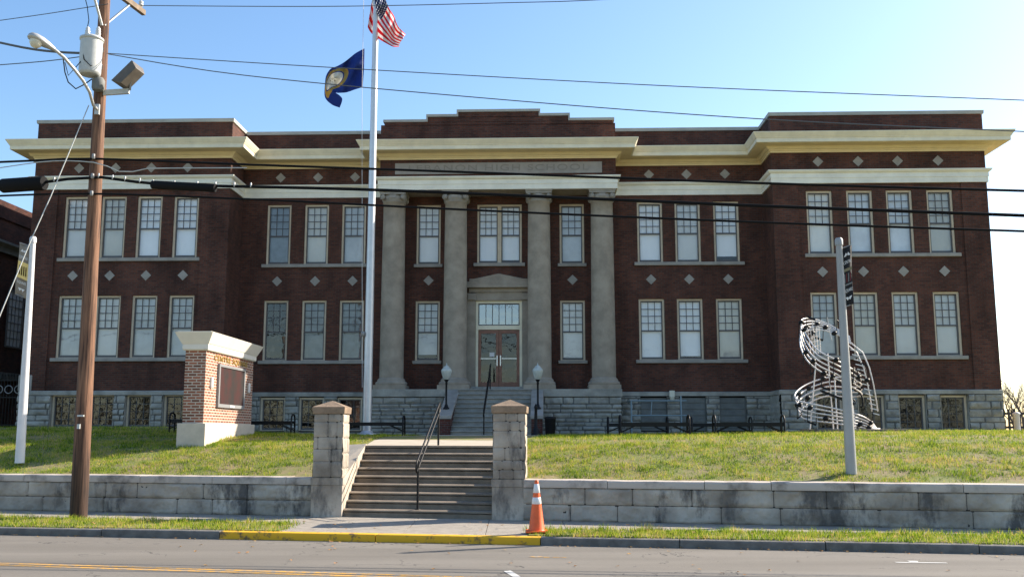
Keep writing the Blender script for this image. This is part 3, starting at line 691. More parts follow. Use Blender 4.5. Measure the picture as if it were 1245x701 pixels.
# ------------------------------------------------------------------ neighbours
nb = thing('brick_building', 'older brick building beyond the left end of the school, sunlit parapet', 'building', bw(-21.3, -1.0), -B)
n_ = MB(); n_.box(-12, 0, 0, 40, 1.5, 11.0); n_.build('wall', M['brick_old'], nb)
MB().box(-12.0, .06, -.02, 40, 11.0, 11.75).build('parapet', M['brick_old'], nb)
MB().sweep([(-12, 0), (0, 0), (0, 40)], [(-.05, 9.55), (.12, 9.55), (.12, 9.75), (.3, 9.9), (.3, 10.0), (-.05, 10.05)]).build('cornice', M['slate'], nb)
MB().sweep([(-12, 0), (0, 0), (0, 40)], [(-.05, 4.2), (.15, 4.2), (.15, 4.5), (-.05, 4.5)]).build('belt_course', M['slate'], nb)
for y in (1.2, 4.4, 7.6, 10.8):
    for z in (5.6,):
        f = MB(); f.box(-.02, .05, y, y+.07, z, z+2.5); f.box(-.02, .05, y+1.2, y+1.27, z, z+2.5); f.box(-.02, .05, y+.07, y+1.2, z+2.43, z+2.5); f.box(-.02, .05, y+.07, y+1.2, z, z+.06)
        fo = f.build('window', M['sash'], nb)
        s = MB()
        for i in range(1, 4): s.box(.005, .03, y+.07+1.13*i/4-.012, y+.07+1.13*i/4+.012, z+.06, z+2.43)
        for i in range(1, 7): s.box(.005, .03, y+.07, y+1.2, z+.06+2.37*i/7-.012, z+.06+2.37*i/7+.012)
        s.build('muntin', M['sash'], fo)
        MB().box(.0, .004, y+.07, y+1.2, z+.06, z+2.43).build('blind', M['blind'], fo)
gt = thing('iron_gate', 'dark iron picket gate between the school and the older building', 'gate', bw(-21.25, -.6, 2.1), -B)
g = MB()
for i in range(28): x = .06+i*.12; g.tube([(x, 0, 0), (x, 0, 2.0)], .014, 6); g.lathe([(.02, 0), (.03, .03), (.001, .12)], (x, 0, 2.0), 6)
g.build('picket', M['black'], gt)
g = MB()
for z in (.15, 1.2, 1.85): g.bar((0, .02, z), (3.4, .02, z), .03, .05)
g.build('rail', M['black'], gt)
g = MB(); 
for i in range(8): g.tube([(.25+i*.38+.15*math.cos(a*.5), -.03, 1.5+.15*math.sin(a*.5)) for a in range(14)], .018, 6)
g.build('scrollwork', M['grey'], gt)
fc = thing('picket_fence', 'dark picket fence at the right beyond the school', 'fence', (21.95, 43.5, 1.95))
g = MB()
for i in range(34): g.box(i*.24, i*.24+.1, 0, .03, 0, 1.05+.02*math.sin(i*2.1))
g.build('picket', M['wood_f'], fc)
g = MB(); g.box(-.1, 8.2, .03, .08, .2, .3); g.box(-.1, 8.2, .03, .08, .8, .9); g.build('rail', M['wood_f'], fc)
tag(MB().lathe([(.12, 0), (.12, .75), (.15, .78), (.15, .84), (.05, .88)], (0,0,0), 12).build('bollard', M['white'], loc=(21.3, 41.5, 1.95)), 'short white post beside the right corner of the school', 'bollard')

# bare trees behind on the right
def bare_tree(loc, h, seed, label):
    rnd = random.Random(seed); t = thing('bare_tree', label, 'tree', loc, 0, 'leafless trees beyond the right fence')
    tr = MB(); tw = MB()
    def grow(p, d, L, r, lv):
        n = 4; pts = [p]
        for i in range(n):
            d = (d+Vector((rnd.uniform(-.18,.18), rnd.uniform(-.18,.18), rnd.uniform(-.03,.15)))).normalized(); pts.append(pts[-1]+d*L/n)
        (tr if lv < 2 else tw).tube(pts, [r*(1-.45*i/n) for i in range(n+1)], 6 if lv < 2 else 4, False)
        if lv < 4:
            for i in range(4 if lv < 3 else 5):
                a = rnd.uniform(0, 6.28); q = (d+Vector((math.cos(a), math.sin(a), rnd.uniform(0,.5)))*rnd.uniform(.5,.95)).normalized()
                grow(pts[rnd.randint(1 if lv else 2, n)], q, L*rnd.uniform(.55,.75), r*.5, lv+1)
    grow(Vector((0,0,0)), Vector((0,0,1)), h*.42, h*.022, 0)
    tr.build('trunk', M['twig'], t); tw.build('crown', M['twig'], t)
bare_tree((32.7, 64, 1.6), 4.0, 3, 'bushy bare tree just behind the school corner')
bare_tree((43.6, 84, 1.2), 5.8, 5, 'thin bare tree above the fence at the right edge')
bare_tree((40.6, 78, 1.2), 4.8, 8, 'low bare tree between the two others beyond the fence')

# ------------------------------------------------------------------ retaining walls, piers, front steps
def retaining(x0, x1, label, seed):
    W = thing('retaining_wall', label, 'wall', (0,0,0))
    L = (x1-x0)/CW; ud = (CW, -.22*CW); nd = (-.22*CW, -CW)
    mb = MB(); rock(mb, (x0, Yw(x0)), ud, nd, L, .13, .82, .024, (.345,), (.8, 2.1), .038, (), seed, gap=.019)
    # courses: first joint height comes from the list; back body
    y0, y1 = Yw(x0), Yw(x1)
    mb.hexa([(x0, y0+.005, 0), (x1, y1+.005, 0), (x1, y1+.4, 0), (x0, y0+.4, 0), (x0, y0+.005, .82), (x1, y1+.005, .82), (x1, y1+.4, .82), (x0, y0+.4, .82)], mi=1)
    mb.build('wall_face', [M['ashlar'], M['joint']], W, fix=False)
    c = MB(); u = 0; rnd = random.Random(seed)
    while u < L-.3:
        b = min(L, u+rnd.uniform(1.3, 2.3)); 
        if L-b < .6: b = L
        P = lambda t, o: (x0+ud[0]*t+nd[0]*o, Yw(x0)+ud[1]*t+nd[1]*o)
        dz = rnd.uniform(-.008, .008); e = .006
        n = max(2, int((b-u)/.12)); prof_ = [(.045, .822), (.05, .86), (.05, .94+dz), (.035, .972+dz), (.0, ZT+dz), (-.42, ZT+dz), (-.42, .822)]
        vs = []
        for i in range(n+1):
            t = u+e+(b-u-2*e)*i/n; 
            for o_, z in prof_:
                q = P(t, o_+(.008*mn.noise((t*4, z*9, seed)) if o_ > 0 else 0)); vs.append((q[0], q[1], z+(.006*mn.noise((t*3, o_*5, seed+3)) if z > .9 else 0)))
        k = len(prof_)
        c.add(vs, [(i*k+j, (i+1)*k+j, (i+1)*k+(j+1)%k, i*k+(j+1)%k) for i in range(n) for j in range(k)])
        c.add(vs[:k], [tuple(range(k))]); c.add(vs[-k:], [tuple(range(k-1,-1,-1))]); u = b
    c.build('coping', M['coping'], W)
retaining(-34, -4.3, 'long stone retaining wall left of the front steps with blackened stones', 11)
retaining(.25, 34, 'long stone retaining wall right of the front steps behind the orange cone', 12)

def pier(x0, x1, yf, label, seed, rz):
    w_ = x1-x0; dp = .68; P = thing('stone_pier', label, 'pier', ((x0+x1)/2, yf+dp/2, .1), rz, 'stone piers beside the front steps')
    h = 2.27; a = w_/2
    mb = MB()
    lo = .88
    mb.box(-a+.01, a-.01, -dp/2+.01, dp/2-.01, 0, h, mi=1)
    for (org, ud, nd, U) in (((-a, -dp/2), (1,0), (0,-1), w_), ((a, -dp/2), (0,1), (1,0), dp), ((-a, dp/2), (1,0), (0,1), w_), ((-a, -dp/2), (0,1), (-1,0), dp)):
        rock(mb, org, ud, nd, U, lo, h, .022, (.2, .33, .26, .36), (.2, .46), .012, (), seed+int(U*10), gap=.016)
        seed += 1
    mb.box(-a-.02, a+.02, -dp/2-.02, dp/2+.02, 0, lo-.16, mi=0); mb.box(-a-.035, a+.035, -dp/2-.035, dp/2+.035, lo-.155, lo, mi=0)
    mb.build('shaft', [M['ashlar'], M['joint']], P, fix=False)
    c = MB(); e = a+.035; f = dp/2+.035
    c.hexa([(-e,-f,h), (e,-f,h), (e,f,h), (-e,f,h), (-e-.01,-f-.01,h+.15), (e+.01,-f-.01,h+.15), (e+.01,f+.01,h+.15), (-e-.01,f+.01,h+.15)])
    c.add([(-e-.01,-f-.01,h+.151), (e+.01,-f-.01,h+.151), (e+.01,f+.01,h+.151), (-e-.01,f+.01,h+.151), (0,0,h+.30)], [(0,1,4),(1,2,4),(2,3,4),(3,0,4)])
    c.build('cap', M['capstone'], P, bevel=.015)
pier(-4.36, -3.72, 21.74, 'stone pier on the left side of the front steps, sunlit right face', 21, -R(2))
pier(-.38, .30, 20.98, 'stone pier on the right side of the front steps, behind the cone', 31, -R(4))

stp = thing('concrete_steps', 'nine worn concrete steps rising through the stone wall to the walk', 'steps', (0,0,0))
s = MB(); X0, X1 = -3.71, -.3; SH = .033
for i in range(9):
    za, zb = .14+i*.1675, .14+(i+1)*.1675; y_ = .06+i*.31
    def pt(X, d, z): return (X+(d)*SH, Yw(X)+d, z)
    for (d0, z0_, z1_) in ((y_, za-.16, zb-.05), (y_-.03, zb-.05, zb)):
        n = 14; vs = []
        for k in range(n+1):
            X = X0+(X1-X0)*k/n; j = .008*mn.noise((X*4, i*3.3, 1)); 
            vs += [pt(X, d0+j, z0_), pt(X, d0+j, z1_-.022), pt(X, d0+j+.07, z1_+j*.5), pt(X, 3.2, z1_+.0)]
        s.add(vs, [(4*k+j, 4*k+4+j, 4*k+5+j, 4*k+1+j) for k in range(n) for j in range(3)])
s.build('tread_flight', M['conc'], stp, fix=False)
for side, xa, xb in (('L', -4.3, -3.70), ('R', -.3, .25)):
    c = MB()
    def q(X, d, z): return (X+d*SH, Yw(X)+d, z)
    if side == 'L': v = [q(xa, .5, 0), q(xb, .1, 0), q(xb, 3.3, 0), q(xa, 3.3, 0), q(xa, .5, 1.0), q(xb, .1, .98), q(xb, 2.7, 1.69), q(xa, 3.3, 1.66)]
    else: v = [q(xa, .5, 0), q(xb, .5, 0), q(xb, 3.1, 0), q(xa, 3.1, 0), q(xa, .5, .98), q(xb, .5, .98), q(xb, 3.1, 1.64), q(xa, 3.1, 1.64)]
    c.add(v, [(0,3,2,1),(0,1,5,4),(1,2,6,5),(2,3,7,6),(3,0,4,7),(4,5,6),(4,6,7)])
    c.build('cheek_wall', M['concw'], stp, bevel=.01)
# walk
wk = MB(); rows = []
ptsY = [(2.45, 1.6475)]
L0 = [(q_[0], q_[1]) for q_ in ((X0+2.5*SH, Yw(X0)+2.5), (X1+2.5*SH, Yw(X1)+2.5))]
A0 = (-3.62, Yw(-3.6)+2.56, 1.648); A1 = (-.16, Yw(-.2)+2.56, 1.648)
E0 = bw(-1.9, -4.25, 1.875); E1 = bw(1.9, -4.25, 1.875)
N = 16; vs = []
for i in range(N+1):
    t = i/N; a = Vector(A0).lerp(E0, t); b = Vector(A1).lerp(E1, t); z = lerp([(0, 1.648), (.25, 1.76), (.5, 1.83), (1, 1.885)], t)
    a.x -= .35*math.sin(min(1, t*2)*math.pi/2)*0; vs += [(a.x-.35*min(1, t*4), a.y, z), (b.x+.25*min(1, t*4), b.y, z)]
wk.add(vs, [(2*i, 2*i+1, 2*i+3, 2*i+2) for i in range(N)])
tag(wk.build('walkway', M['concw'], fix=False), kind='structure')
WALK = [(v[0], v[1]) for v in vs]
def on_walk(X, Y):
    t = (Y-WALK[0][1])/(E0.y-WALK[0][1])
    if t < 0 or t > 1: return False
    l = WALK[0][0]*(1-t)+E0.x*t-.45; r = WALK[1][0]*(1-t)+E1.x*t+.35
    return l < X < r
# mulch strip along benches / building foot
mb = MB(); n = 40; vs = []
for i in range(n+1):
    X = 2+14*i/n; Y0_ = 29.4-.02*X; vs += [(X, Y0_, lawn(X, Y0_)+.008), (X, Y0_+1.2, lawn(X, Y0_+1.2)+.008)]
mb.add(vs, [(2*i, 2*i+2, 2*i+3, 2*i+1) for i in range(n)]); tag(mb.build('mulch_bed', M['mulch'], fix=False), kind='structure')

# ------------------------------------------------------------------ grass
def blades(name, pts, zf, h0, h1, wd, label, seed):
    rng = np.random.default_rng(seed); n = len(pts)
    P = np.zeros((n, 3)); P[:, :2] = pts; P[:, 2] = [zf(x, y) for x, y in pts]
    a = rng.uniform(0, 2*np.pi, n); h = rng.uniform(h0, h1, n); w2 = wd*rng.uniform(.6, 1.3, n)/2
    clump = np.array([mn.noise((x*2.6, y*2.6, seed))+.6*mn.noise((x*7, y*7, seed)) for x, y in pts]); h *= np.clip(1+1.1*clump, .35, 2.2)
    sx = np.cos(a)*w2; sy = np.sin(a)*w2; la = rng.uniform(0, 2*np.pi, n); ll = h*rng.uniform(.1, .8, n)
    V = np.zeros((n, 3, 3)); V[:, 0] = P; V[:, 1] = P; V[:, 2] = P
    V[:, 0, 0] -= sx; V[:, 0, 1] -= sy; V[:, 1, 0] += sx; V[:, 1, 1] += sy
    V[:, 2, 0] += np.cos(la)*ll; V[:, 2, 1] += np.sin(la)*ll; V[:, 2, 2] += h; V[:, :2, 2] -= .01
    me = bpy.data.meshes.new(name); me.vertices.add(3*n); me.vertices.foreach_set('co', V.reshape(-1))
    me.loops.add(3*n); me.loops.foreach_set('vertex_index', np.arange(3*n)); me.polygons.add(n)
    me.polygons.foreach_set('loop_start', np.arange(n)*3); me.polygons.foreach_set('loop_total', np.full(n, 3)); me.update(); me.validate()
    me.materials.append(M['grass']); o = bpy.data.objects.new(name, me); COL.objects.link(o)
    tag(o, label, 'grass', kind='stuff'); return o
def scatter(x0, x1, d0, d1, dens, seed):
    rng = np.random.default_rng(seed); n = int((x1-x0)*(d1-d0)*dens)
    X = rng.uniform(x0, x1, n); D = rng.uniform(d0, d1, n); Y = 21-.22*X+D/CW
    out = []
    for x, y, d in zip(X, Y, D):
        if -4.45 < x < .35 and d < 3.3: continue
        if on_walk(x, y): continue
        ly = (y-O.y)*math.cos(B)+(x-O.x)*math.sin(B)
        if ly > -1.75 or (abs(x) < 6 and ly > -4.4 and abs(x+.5) < 2.6): continue
        if 2 < x < 16 and 29.4-.02*x < y < 30.6: continue
        bare = mn.noise((x*.9, y*.9, 5))
        if d < 1.3 and bare > .12 and random.random() < .75: continue
        if bare > .32 and random.random() < .55: continue
        out.append((x, y))
    return out
pts = scatter(-15, 13, .42, 4.5, 1150, 1)+scatter(-17, 15, 4.5, 8.5, 600, 2)+scatter(-20, 20, 8.5, 16, 200, 3)
blades('grass', np.array(pts), lawn, .025, .075, .014, 'mown lawn rising from the wall to the school', 4)
def vergepts(x0, x1, f1, dens, seed, ragged):
    rng = np.random.default_rng(seed); out = []
    for _ in range(int((x1-x0)*1.7*dens)):
        x = rng.uniform(x0, x1); t = rng.uniform(0, 1); y = Yc(x)+.1+t*(f1(x)-Yc(x)-.1)
        e = min(x-x0, x1-x) if ragged else 9
        if e < .35 and rng.uniform() > e/.35*(.5+abs(mn.noise((x*5, y*5, 0)))): continue
        if mn.noise((x*1.3, y*1.3, 9)) > .3 and rng.uniform() < .6: continue
        out.append((x, y))
    return out
vp = vergepts(-13, -4.15, lambda X: Yc(X)+1.85+.04*(-4.35-X), 900, 5, True)+vergepts(.15, 12.5, lambda X: Yc(X)+1.42+.04*(X-.3), 1000, 6, True)
blades('verge_grass', np.array(vp), lambda x, y: .15, .03, .10, .014, 'shaggy weedy grass verge between curb and sidewalk', 8)
# leaves
lv = MB(); rnd = random.Random(3)
def leaf(x, y, z, s=.035):
    a = rnd.uniform(0, 6.28); q = [(math.cos(a+t)*s*k, math.sin(a+t)*s*k) for t, k in ((0, 1), (1.1, .6), (2.2, .7), (3.14, 1.1), (4.1, .6), (5.2, .7))]
    lv.add([(x+i, y+j, z+.008+rnd.uniform(0, .02)) for i, j in q], [tuple(range(6))])
for _ in range(45): x = rnd.uniform(-9, 10); leaf(x, Yc(x)-rnd.uniform(.1, 3.6)**1, 0)
for _ in range(160): x = rnd.uniform(-10, 10); leaf(x, Yc(x)-.02-abs(rnd.gauss(0, .09)), 0, .025)
for _ in range(70): x = rnd.uniform(-9, 10); leaf(x, Yc(x)+rnd.uniform(.2, 2), .19, .04)
for _ in range(160):
    x = rnd.uniform(-13, 11); y = Yw(x)+rnd.uniform(.5, 6.5)
    if not (-4.6 < x < .4) : leaf(x, y, lawn(x, y)+.04, .045)
tag(lv.build('fallen_leaves', M['leaf'], fix=False), 'scattered orange autumn leaves on the lawn, verge and road', 'leaves', kind='stuff')

# ------------------------------------------------------------------ rails, lamps
def handrail(name, label, p0, p1, base0, base1, off=.14, r=.022):
    t = thing(name, label, 'handrail', base0, 0); Ob = Vector(base0)
    g = MB(); g.tube([Vector(base0)-Ob, Vector(p0)-Ob], r*1.15); g.lathe([(.06, 0), (.06, .02), (.03, .03)], (0,0,0), 10); g.build('post', M['black'], t)
    g = MB(); g.tube([Vector(base1)-Ob, Vector(p1)-Ob], r*1.15); g.build('post', M['black'], t)
    a = Vector(p0)-Ob; b = Vector(p1)-Ob; dn = Vector((0,0,-off*1.5)); out = (a-b).normalized()*.18
    g = MB(); g.tube([a+dn, a+dn+out, a+dn*.5+out*1.35, a+out, a, b, b-out*.8, b-out*1.1+dn*.5, b-out*.8+dn, b+dn, a+dn], r, 8); g.build('rail', M['black'], t)
handrail('handrail', 'black pipe handrail in the middle of the lower concrete steps', (-2.05, 21.62, 1.40), (-1.80, 24.1, 2.62), (-2.05, 21.62, .30), (-1.80, 24.1, 1.60))
a = bw(-.26, -4.3); b = bw(-.22, -1.25)
handrail('handrail', 'black pipe handrail on the upper entrance steps before the doors', (a.x, a.y, 2.78), (b.x, b.y, 4.42), (a.x, a.y, 1.86), (b.x, b.y, 3.56), r=.02)
def lamp(x, label):
    p = bw(x, -3.5); z = 2.8
    t = thing('lamp_post', label, 'lamp', (p.x, p.y, z-.03), -B, 'acorn lamps at the entrance steps')
    MB().lathe([(.11, 0), (.11, .04), (.07, .07), (.055, .14), (.035, .18), (.032, .85), (.05, .88), (.035, .92), (.075, 1.0), (.09, 1.02)], (0,0,0), 14).build('post', M['black'], t)
    MB().lathe([(.085, 1.02), (.12, 1.08), (.16, 1.18), (.19, 1.3), (.19, 1.35), (.15, 1.40), (.11, 1.44), (.10, 1.47), (.05, 1.50), (.02, 1.52), (.012, 1.58), (.003, 1.6)], (0,0,0), 20).build('globe', M['globe'], t)
lamp(-1.62, 'acorn globe lamp on the left cheek of the entrance steps'); lamp(1.56, 'acorn globe lamp on the right cheek of the entrance steps')
t = bw(1.5, -4.75)
tag(MB().lathe([(.17, 0), (.17, .05), (.12, .1), (.1, .2), (.06, .28), (.045, .9), (.06, .93), (.04, 1.0), (.004, 1.06)], (0,0,0), 14).build('bollard', M['black'], loc=(t.x, t.y, 1.86)), 'short black iron bollard at the foot of the entrance steps', 'bollard')
t = bw(1.98, -4.3)
tc_ = MB().lathe([(.12, 0), (.16, .05), (.19, .55), (.20, .57), (.20, .62), (.14, .64)], (0,0,0), 18); o = tc_.build('litter_bin', M['black'], loc=(t.x, t.y, 1.86)); tag(o, 'dark round litter bin against the right of the porch', 'bin')

# ------------------------------------------------------------------ benches
def make_bench():
    t = thing('park_bench', '', 'bench', (0,0,0), 0, 'backless black benches before the school')
    L = 1.98; 
    for sx in (-1, 1):
        g = MB(); x = sx*L/2; g.tube([(x, -.22, 0), (x, -.22, .5), (x, -.18, .58), (x, -.1, .63), (x, .1, .63), (x, .18, .58), (x, .22, .5), (x, .22, 0)], .028, 8)
        g.bar((x, -.22, .2), (x, .22, .2), .03, .03); g.build('end_frame', M['black'], t)
    g = MB()
    for i in range(8): y = -.21+i*.06; g.box(-L/2, L/2, y, y+.042, .40, .43)
    g.bar((-L/2, -.2, .37), (L/2, -.2, .37), .03, .10); g.bar((-L/2, .2, .38), (L/2, .2, .38), .03, .05); g.build('seat', M['black'], t)
    for sx in (-1, 1):
        for y in (-.18, .18): MB().bar((sx*L/2, y, .14), (sx*.45, y, .38), .025, .03).build('brace', M['black'], t)
    return t
bench0 = make_bench()
bsp = [(4.13, 28.6, 1.82, 'front black bench right of the steps, nearer the steps'), (6.87, 28.6, 1.82, 'front black bench nearest the twisting sculpture'),
       (4.21, 33.0, 1.84, 'rear black bench nearest the right of the porch'), (7.0, 33.0, 1.84, 'rear black bench before the right basement windows'),
       (-4.48, 31.8, 1.86, 'black bench in front of the flagpole'), (-8.06, 31.8, 1.9, 'black bench right of the brick monument sign'),
       (-9.8, 31.2, 1.95, 'black bench half hidden behind the brick monument sign')]
for i, (x, y, z, lab) in enumerate(bsp):
    b_ = bench0 if i == 0 else copy_tree(bench0)
    b_.location = (x, y, z); b_.rotation_euler.z = -B; b_['label'] = lab

# ------------------------------------------------------------------ monument sign
SY = 26.5; SX = (250-622.5)/1185*26.4
sg = thing('monument_sign', 'brick monument sign with flared cream cap and dark message screen', 'sign', (SX-.02, SY, 1.68), -R(2.0))
# local: x from -.55 (left) to 0 (lit face), y 0..4.3 into depth
LN = 4.3
MB().box(-.68, .09, -.09, LN+.09, -.25, .53).build('base', M['signbase'], sg, bevel=.012)
MB().box(-.57, 0, 0, LN, .53, 2.5).build('brickwork', M['brick_sign'], sg)
MB().sweep([(-.57, LN), (-.57, 0), (0, 0), (0, LN), (-.57, LN)], [(-.1, 2.5), (.05, 2.5), (.07, 2.53), (.07, 2.66), (.09, 2.68), (.24, 2.98), (-.1, 3.0)], closed_prof=False).box(-.75, .18, -.18, LN+.18, 2.975, 3.0).build('cap', M['signcap'], sg)
scf = MB(); 
scf.box(0, .07, .95, 1.05, .98, 2.2); scf.box(0, .07, 3.25, 3.35, .98, 2.2); scf.box(0, .07, 1.05, 3.25, 2.12, 2.2); scf.box(0, .07, 1.05, 3.25, .98, 1.08)
so_ = scf.build('screen_frame', M['grey'], sg, bevel=.006)
MB().box(.0, .045, 1.05, 3.25, 1.08, 2.12).build('screen', M['screen'], so_)
MB().box(.07, .08, 1.95, 2.35, 1.0, 1.06).build('maker_plate', M['white'], so_)
RYZ = Matrix.Rotation(R(90), 4, 'Z') @ Matrix.Rotation(R(90), 4, 'X')
text('CENTRE SQUARE', .22, M['gold'], 'lettering', sg, Matrix.Translation((.012, 2.15, 2.34)) @ RYZ, .012, 3.0)
for y in (.45, 3.85):
    MB().box(.0, .06, y-.07, y+.07, 1.5, 1.8).build('light_fitting', M['conewhite'], sg, bevel=.02)

# ------------------------------------------------------------------ flagpole and flags
FP = at(446, 524, 33.0); FP.z = lawn(FP.x, FP.y)
fp = thing('flagpole', 'tall white flagpole left of the entrance carrying two flags', 'flagpole', FP)
MB().tube([(0, 0, 0), (0, 0, 4), (0, 0, 9), (0, 0, 14), (0, 0, 18.5)], [.15, .145, .125, .1, .085], 20).build('pole', M['alu'], fp)
MB().lathe([(.32, 0), (.32, .06), (.22, .1), (.17, .16)], (0,0,0), 20).build('base_flange', M['alu'], fp)
MB().lathe([(.001, -.14), (.1, -.1), (.14, 0), (.1, .1), (.001, .14)], (0, 0, 18.65), 14).build('finial', M['gold'], fp)
g = MB(); g.tube([(-.18, -.05, 1.6), (-.42, -.05, 12), (-.44, -.05, 15.4), (-.2, 0, 18.3)], .008, 5); g.build('halyard', M['white'], fp)
MB().lathe([(.03, -.08), (.07, -.06), (.07, .06), (.03, .08)], (-.19, -.1, 3.4), 8).build('cleat', M['grey'], fp)
def spline(P, t):
    k = len(P)-1; x = t*k; i = min(int(x), k-1); f = x-i
    p0, p1, p2, p3 = P[max(i-1, 0)], P[i], P[i+1], P[min(i+2, k)]
    return tuple(.5*((2*b)+(-a+c)*f+(2*a-5*b+4*c-d)*f*f+(-a+3*b-3*c+d)*f**3) for a, b, c, d in zip(p0, p1, p2, p3))
def cloth(name, rowsP, m, label, Yf, nu=40, nv=26, group=None):
    """rowsP: list of edge polylines (photo positions, depth offset); rows blended from the first to the last"""
    vs = []; uv = []
    for j in range(nv+1):
        s_ = j/nv
        for i in range(nu+1):
            t_ = i/nu; col_ = [spline(r_, t_) for r_ in rowsP]; p = spline(col_, s_) if len(col_) > 2 else tuple(a_*(1-s_)+b_*s_ for a_, b_ in zip(*col_))
            Y = Yf+p[2]; vs.append(at(p[0], p[1], Y)); uv.append((t_, 1-s_))
    base = vs[0].copy(); me = bpy.data.meshes.new(name)
    n = nu+1; fs = [(j*n+i, j*n+i+1, (j+1)*n+i+1, (j+1)*n+i) for j in range(nv) for i in range(nu)]
    me.from_pydata([tuple(v-base) for v in vs], [], fs); ul = me.uv_layers.new(name='uv')
    for lp in me.loops: ul.data[lp.index].uv = uv[lp.vertex_index]
    for p_ in me.polygons: p_.use_smooth = True
    me.materials.append(m); o = bpy.data.objects.new(name, me); COL.objects.link(o); o.location = base
    sd_ = o.modifiers.new('thickness', 'SOLIDIFY'); sd_.thickness = .006
    tag(o, label, 'flag', group); return o
def node(nt_, typ, **k):
    x_ = nt_.nodes.new(typ)
    for a_, b_ in k.items(): setattr(x_, a_, b_)
    return x_
def usmat():
    m = bpy.data.materials.new('striped flag cloth'); m.use_nodes = True; t = m.node_tree; l = t.links; b = t.nodes['Principled BSDF']; b.inputs['Roughness'].default_value = .8
    tc = node(t, 'ShaderNodeUVMap'); sx = node(t, 'ShaderNodeSeparateXYZ'); l.new(tc.outputs[0], sx.inputs[0])
    def M_(op, a, b_=None, v=None):
        x_ = node(t, 'ShaderNodeMath', operation=op); l.new(a, x_.inputs[0])
        if b_ is not None: l.new(b_, x_.inputs[1])
        if v is not None: x_.inputs[1].default_value = v
        return x_.outputs[0]
    f = M_('FLOOR', M_('MULTIPLY', sx.outputs[1], v=13.0)); st_ = M_('MODULO', f, v=2.0)
    m1 = node(t, 'ShaderNodeMix', data_type='RGBA'); l.new(st_, m1.inputs[0]); m1.inputs[6].default_value = (.68, .02, .035, 1); m1.inputs[7].default_value = (.8, .78, .78, 1)
    can = M_('MULTIPLY', M_('GREATER_THAN', sx.outputs[1], v=6/13), M_('LESS_THAN', sx.outputs[0], v=.4))
    vo = node(t, 'ShaderNodeTexVoronoi'); vo.inputs['Scale'].default_value = 1; vo.inputs['Randomness'].default_value = 0
    mp = node(t, 'ShaderNodeMapping'); mp.inputs['Scale'].default_value = (20, 16, 1); l.new(tc.outputs[0], mp.inputs[0]); l.new(mp.outputs[0], vo.inputs['Vector'])
    stx = M_('LESS_THAN', vo.outputs['Distance'], v=.24)
    m2 = node(t, 'ShaderNodeMix', data_type='RGBA'); l.new(stx, m2.inputs[0]); m2.inputs[6].default_value = (.015, .03, .13, 1); m2.inputs[7].default_value = (.75, .75, .78, 1)
    m3 = node(t, 'ShaderNodeMix', data_type='RGBA'); l.new(can, m3.inputs[0]); l.new(m1.outputs[2], m3.inputs[6]); l.new(m2.outputs[2], m3.inputs[7])
    l.new(m3.outputs[2], b.inputs['Base Color'])
    tl = node(t, 'ShaderNodeBsdfTranslucent'); l.new(m3.outputs[2], tl.inputs[0]); mx = node(t, 'ShaderNodeMixShader'); mx.inputs[0].default_value = .45
    l.new(b.outputs[0], mx.inputs[1]); l.new(tl.outputs[0], mx.inputs[2]); l.new(mx.outputs[0], t.nodes['Material Output'].inputs[0]); return m
def kymat():
    m = bpy.data.materials.new('navy flag cloth'); m.use_nodes = True; t = m.node_tree; l = t.links; b = t.nodes['Principled BSDF']; b.inputs['Roughness'].default_value = .75
    tc = node(t, 'ShaderNodeUVMap'); mp = node(t, 'ShaderNodeMapping'); mp.inputs['Location'].default_value = (-.62, -.55, 0); l.new(tc.outputs[0], mp.inputs[0])
    mp2 = node(t, 'ShaderNodeMapping'); mp2.inputs['Scale'].default_value = (1.05, 1, 1); l.new(mp.outputs[0], mp2.inputs[0])
    ln = node(t, 'ShaderNodeVectorMath', operation='LENGTH'); l.new(mp2.outputs[0], ln.inputs[0])
    r = node(t, 'ShaderNodeValToRGB'); r.color_ramp.interpolation = 'CONSTANT'; e = r.color_ramp.elements
    e[0].position = 0; e[0].color = (.7, .68, .62, 1); e[1].position = .235; e[1].color = (.016, .05, .24, 1)
    x_ = e.new(.26); x_.color = (.42, .30, .08, 1); x_ = e.new(.34); x_.color = (.016, .05, .26, 1)
    l.new(ln.outputs['Value'], r.inputs[0])
    nz = node(t, 'ShaderNodeTexNoise'); nz.inputs['Scale'].default_value = 26; l.new(tc.outputs[0], nz.inputs['Vector'])
    g1 = node(t, 'ShaderNodeMath', operation='GREATER_THAN'); g1.inputs[1].default_value = .56; l.new(nz.outputs['Fac'], g1.inputs[0])
    l2 = node(t, 'ShaderNodeMath', operation='LESS_THAN'); l2.inputs[1].default_value = .11; l.new(ln.outputs['Value'], l2.inputs[0])
    mm = node(t, 'ShaderNodeMath', operation='MULTIPLY'); l.new(g1.outputs[0], mm.inputs[0]); l.new(l2.outputs[0], mm.inputs[1])
    mx3 = node(t, 'ShaderNodeMix', data_type='RGBA'); l.new(mm.outputs[0], mx3.inputs[0]); l.new(r.outputs[0], mx3.inputs[6]); mx3.inputs[7].default_value = (.28, .25, .17, 1)
    l.new(mx3.outputs[2], b.inputs['Base Color'])
    tl = node(t, 'ShaderNodeBsdfTranslucent'); l.new(mx3.outputs[2], tl.inputs[0]); mx = node(t, 'ShaderNodeMixShader'); mx.inputs[0].default_value = .4
    l.new(b.outputs[0], mx.inputs[1]); l.new(tl.outputs[0], mx.inputs[2]); l.new(mx.outputs[0], t.nodes['Material Output'].inputs[0]); return m
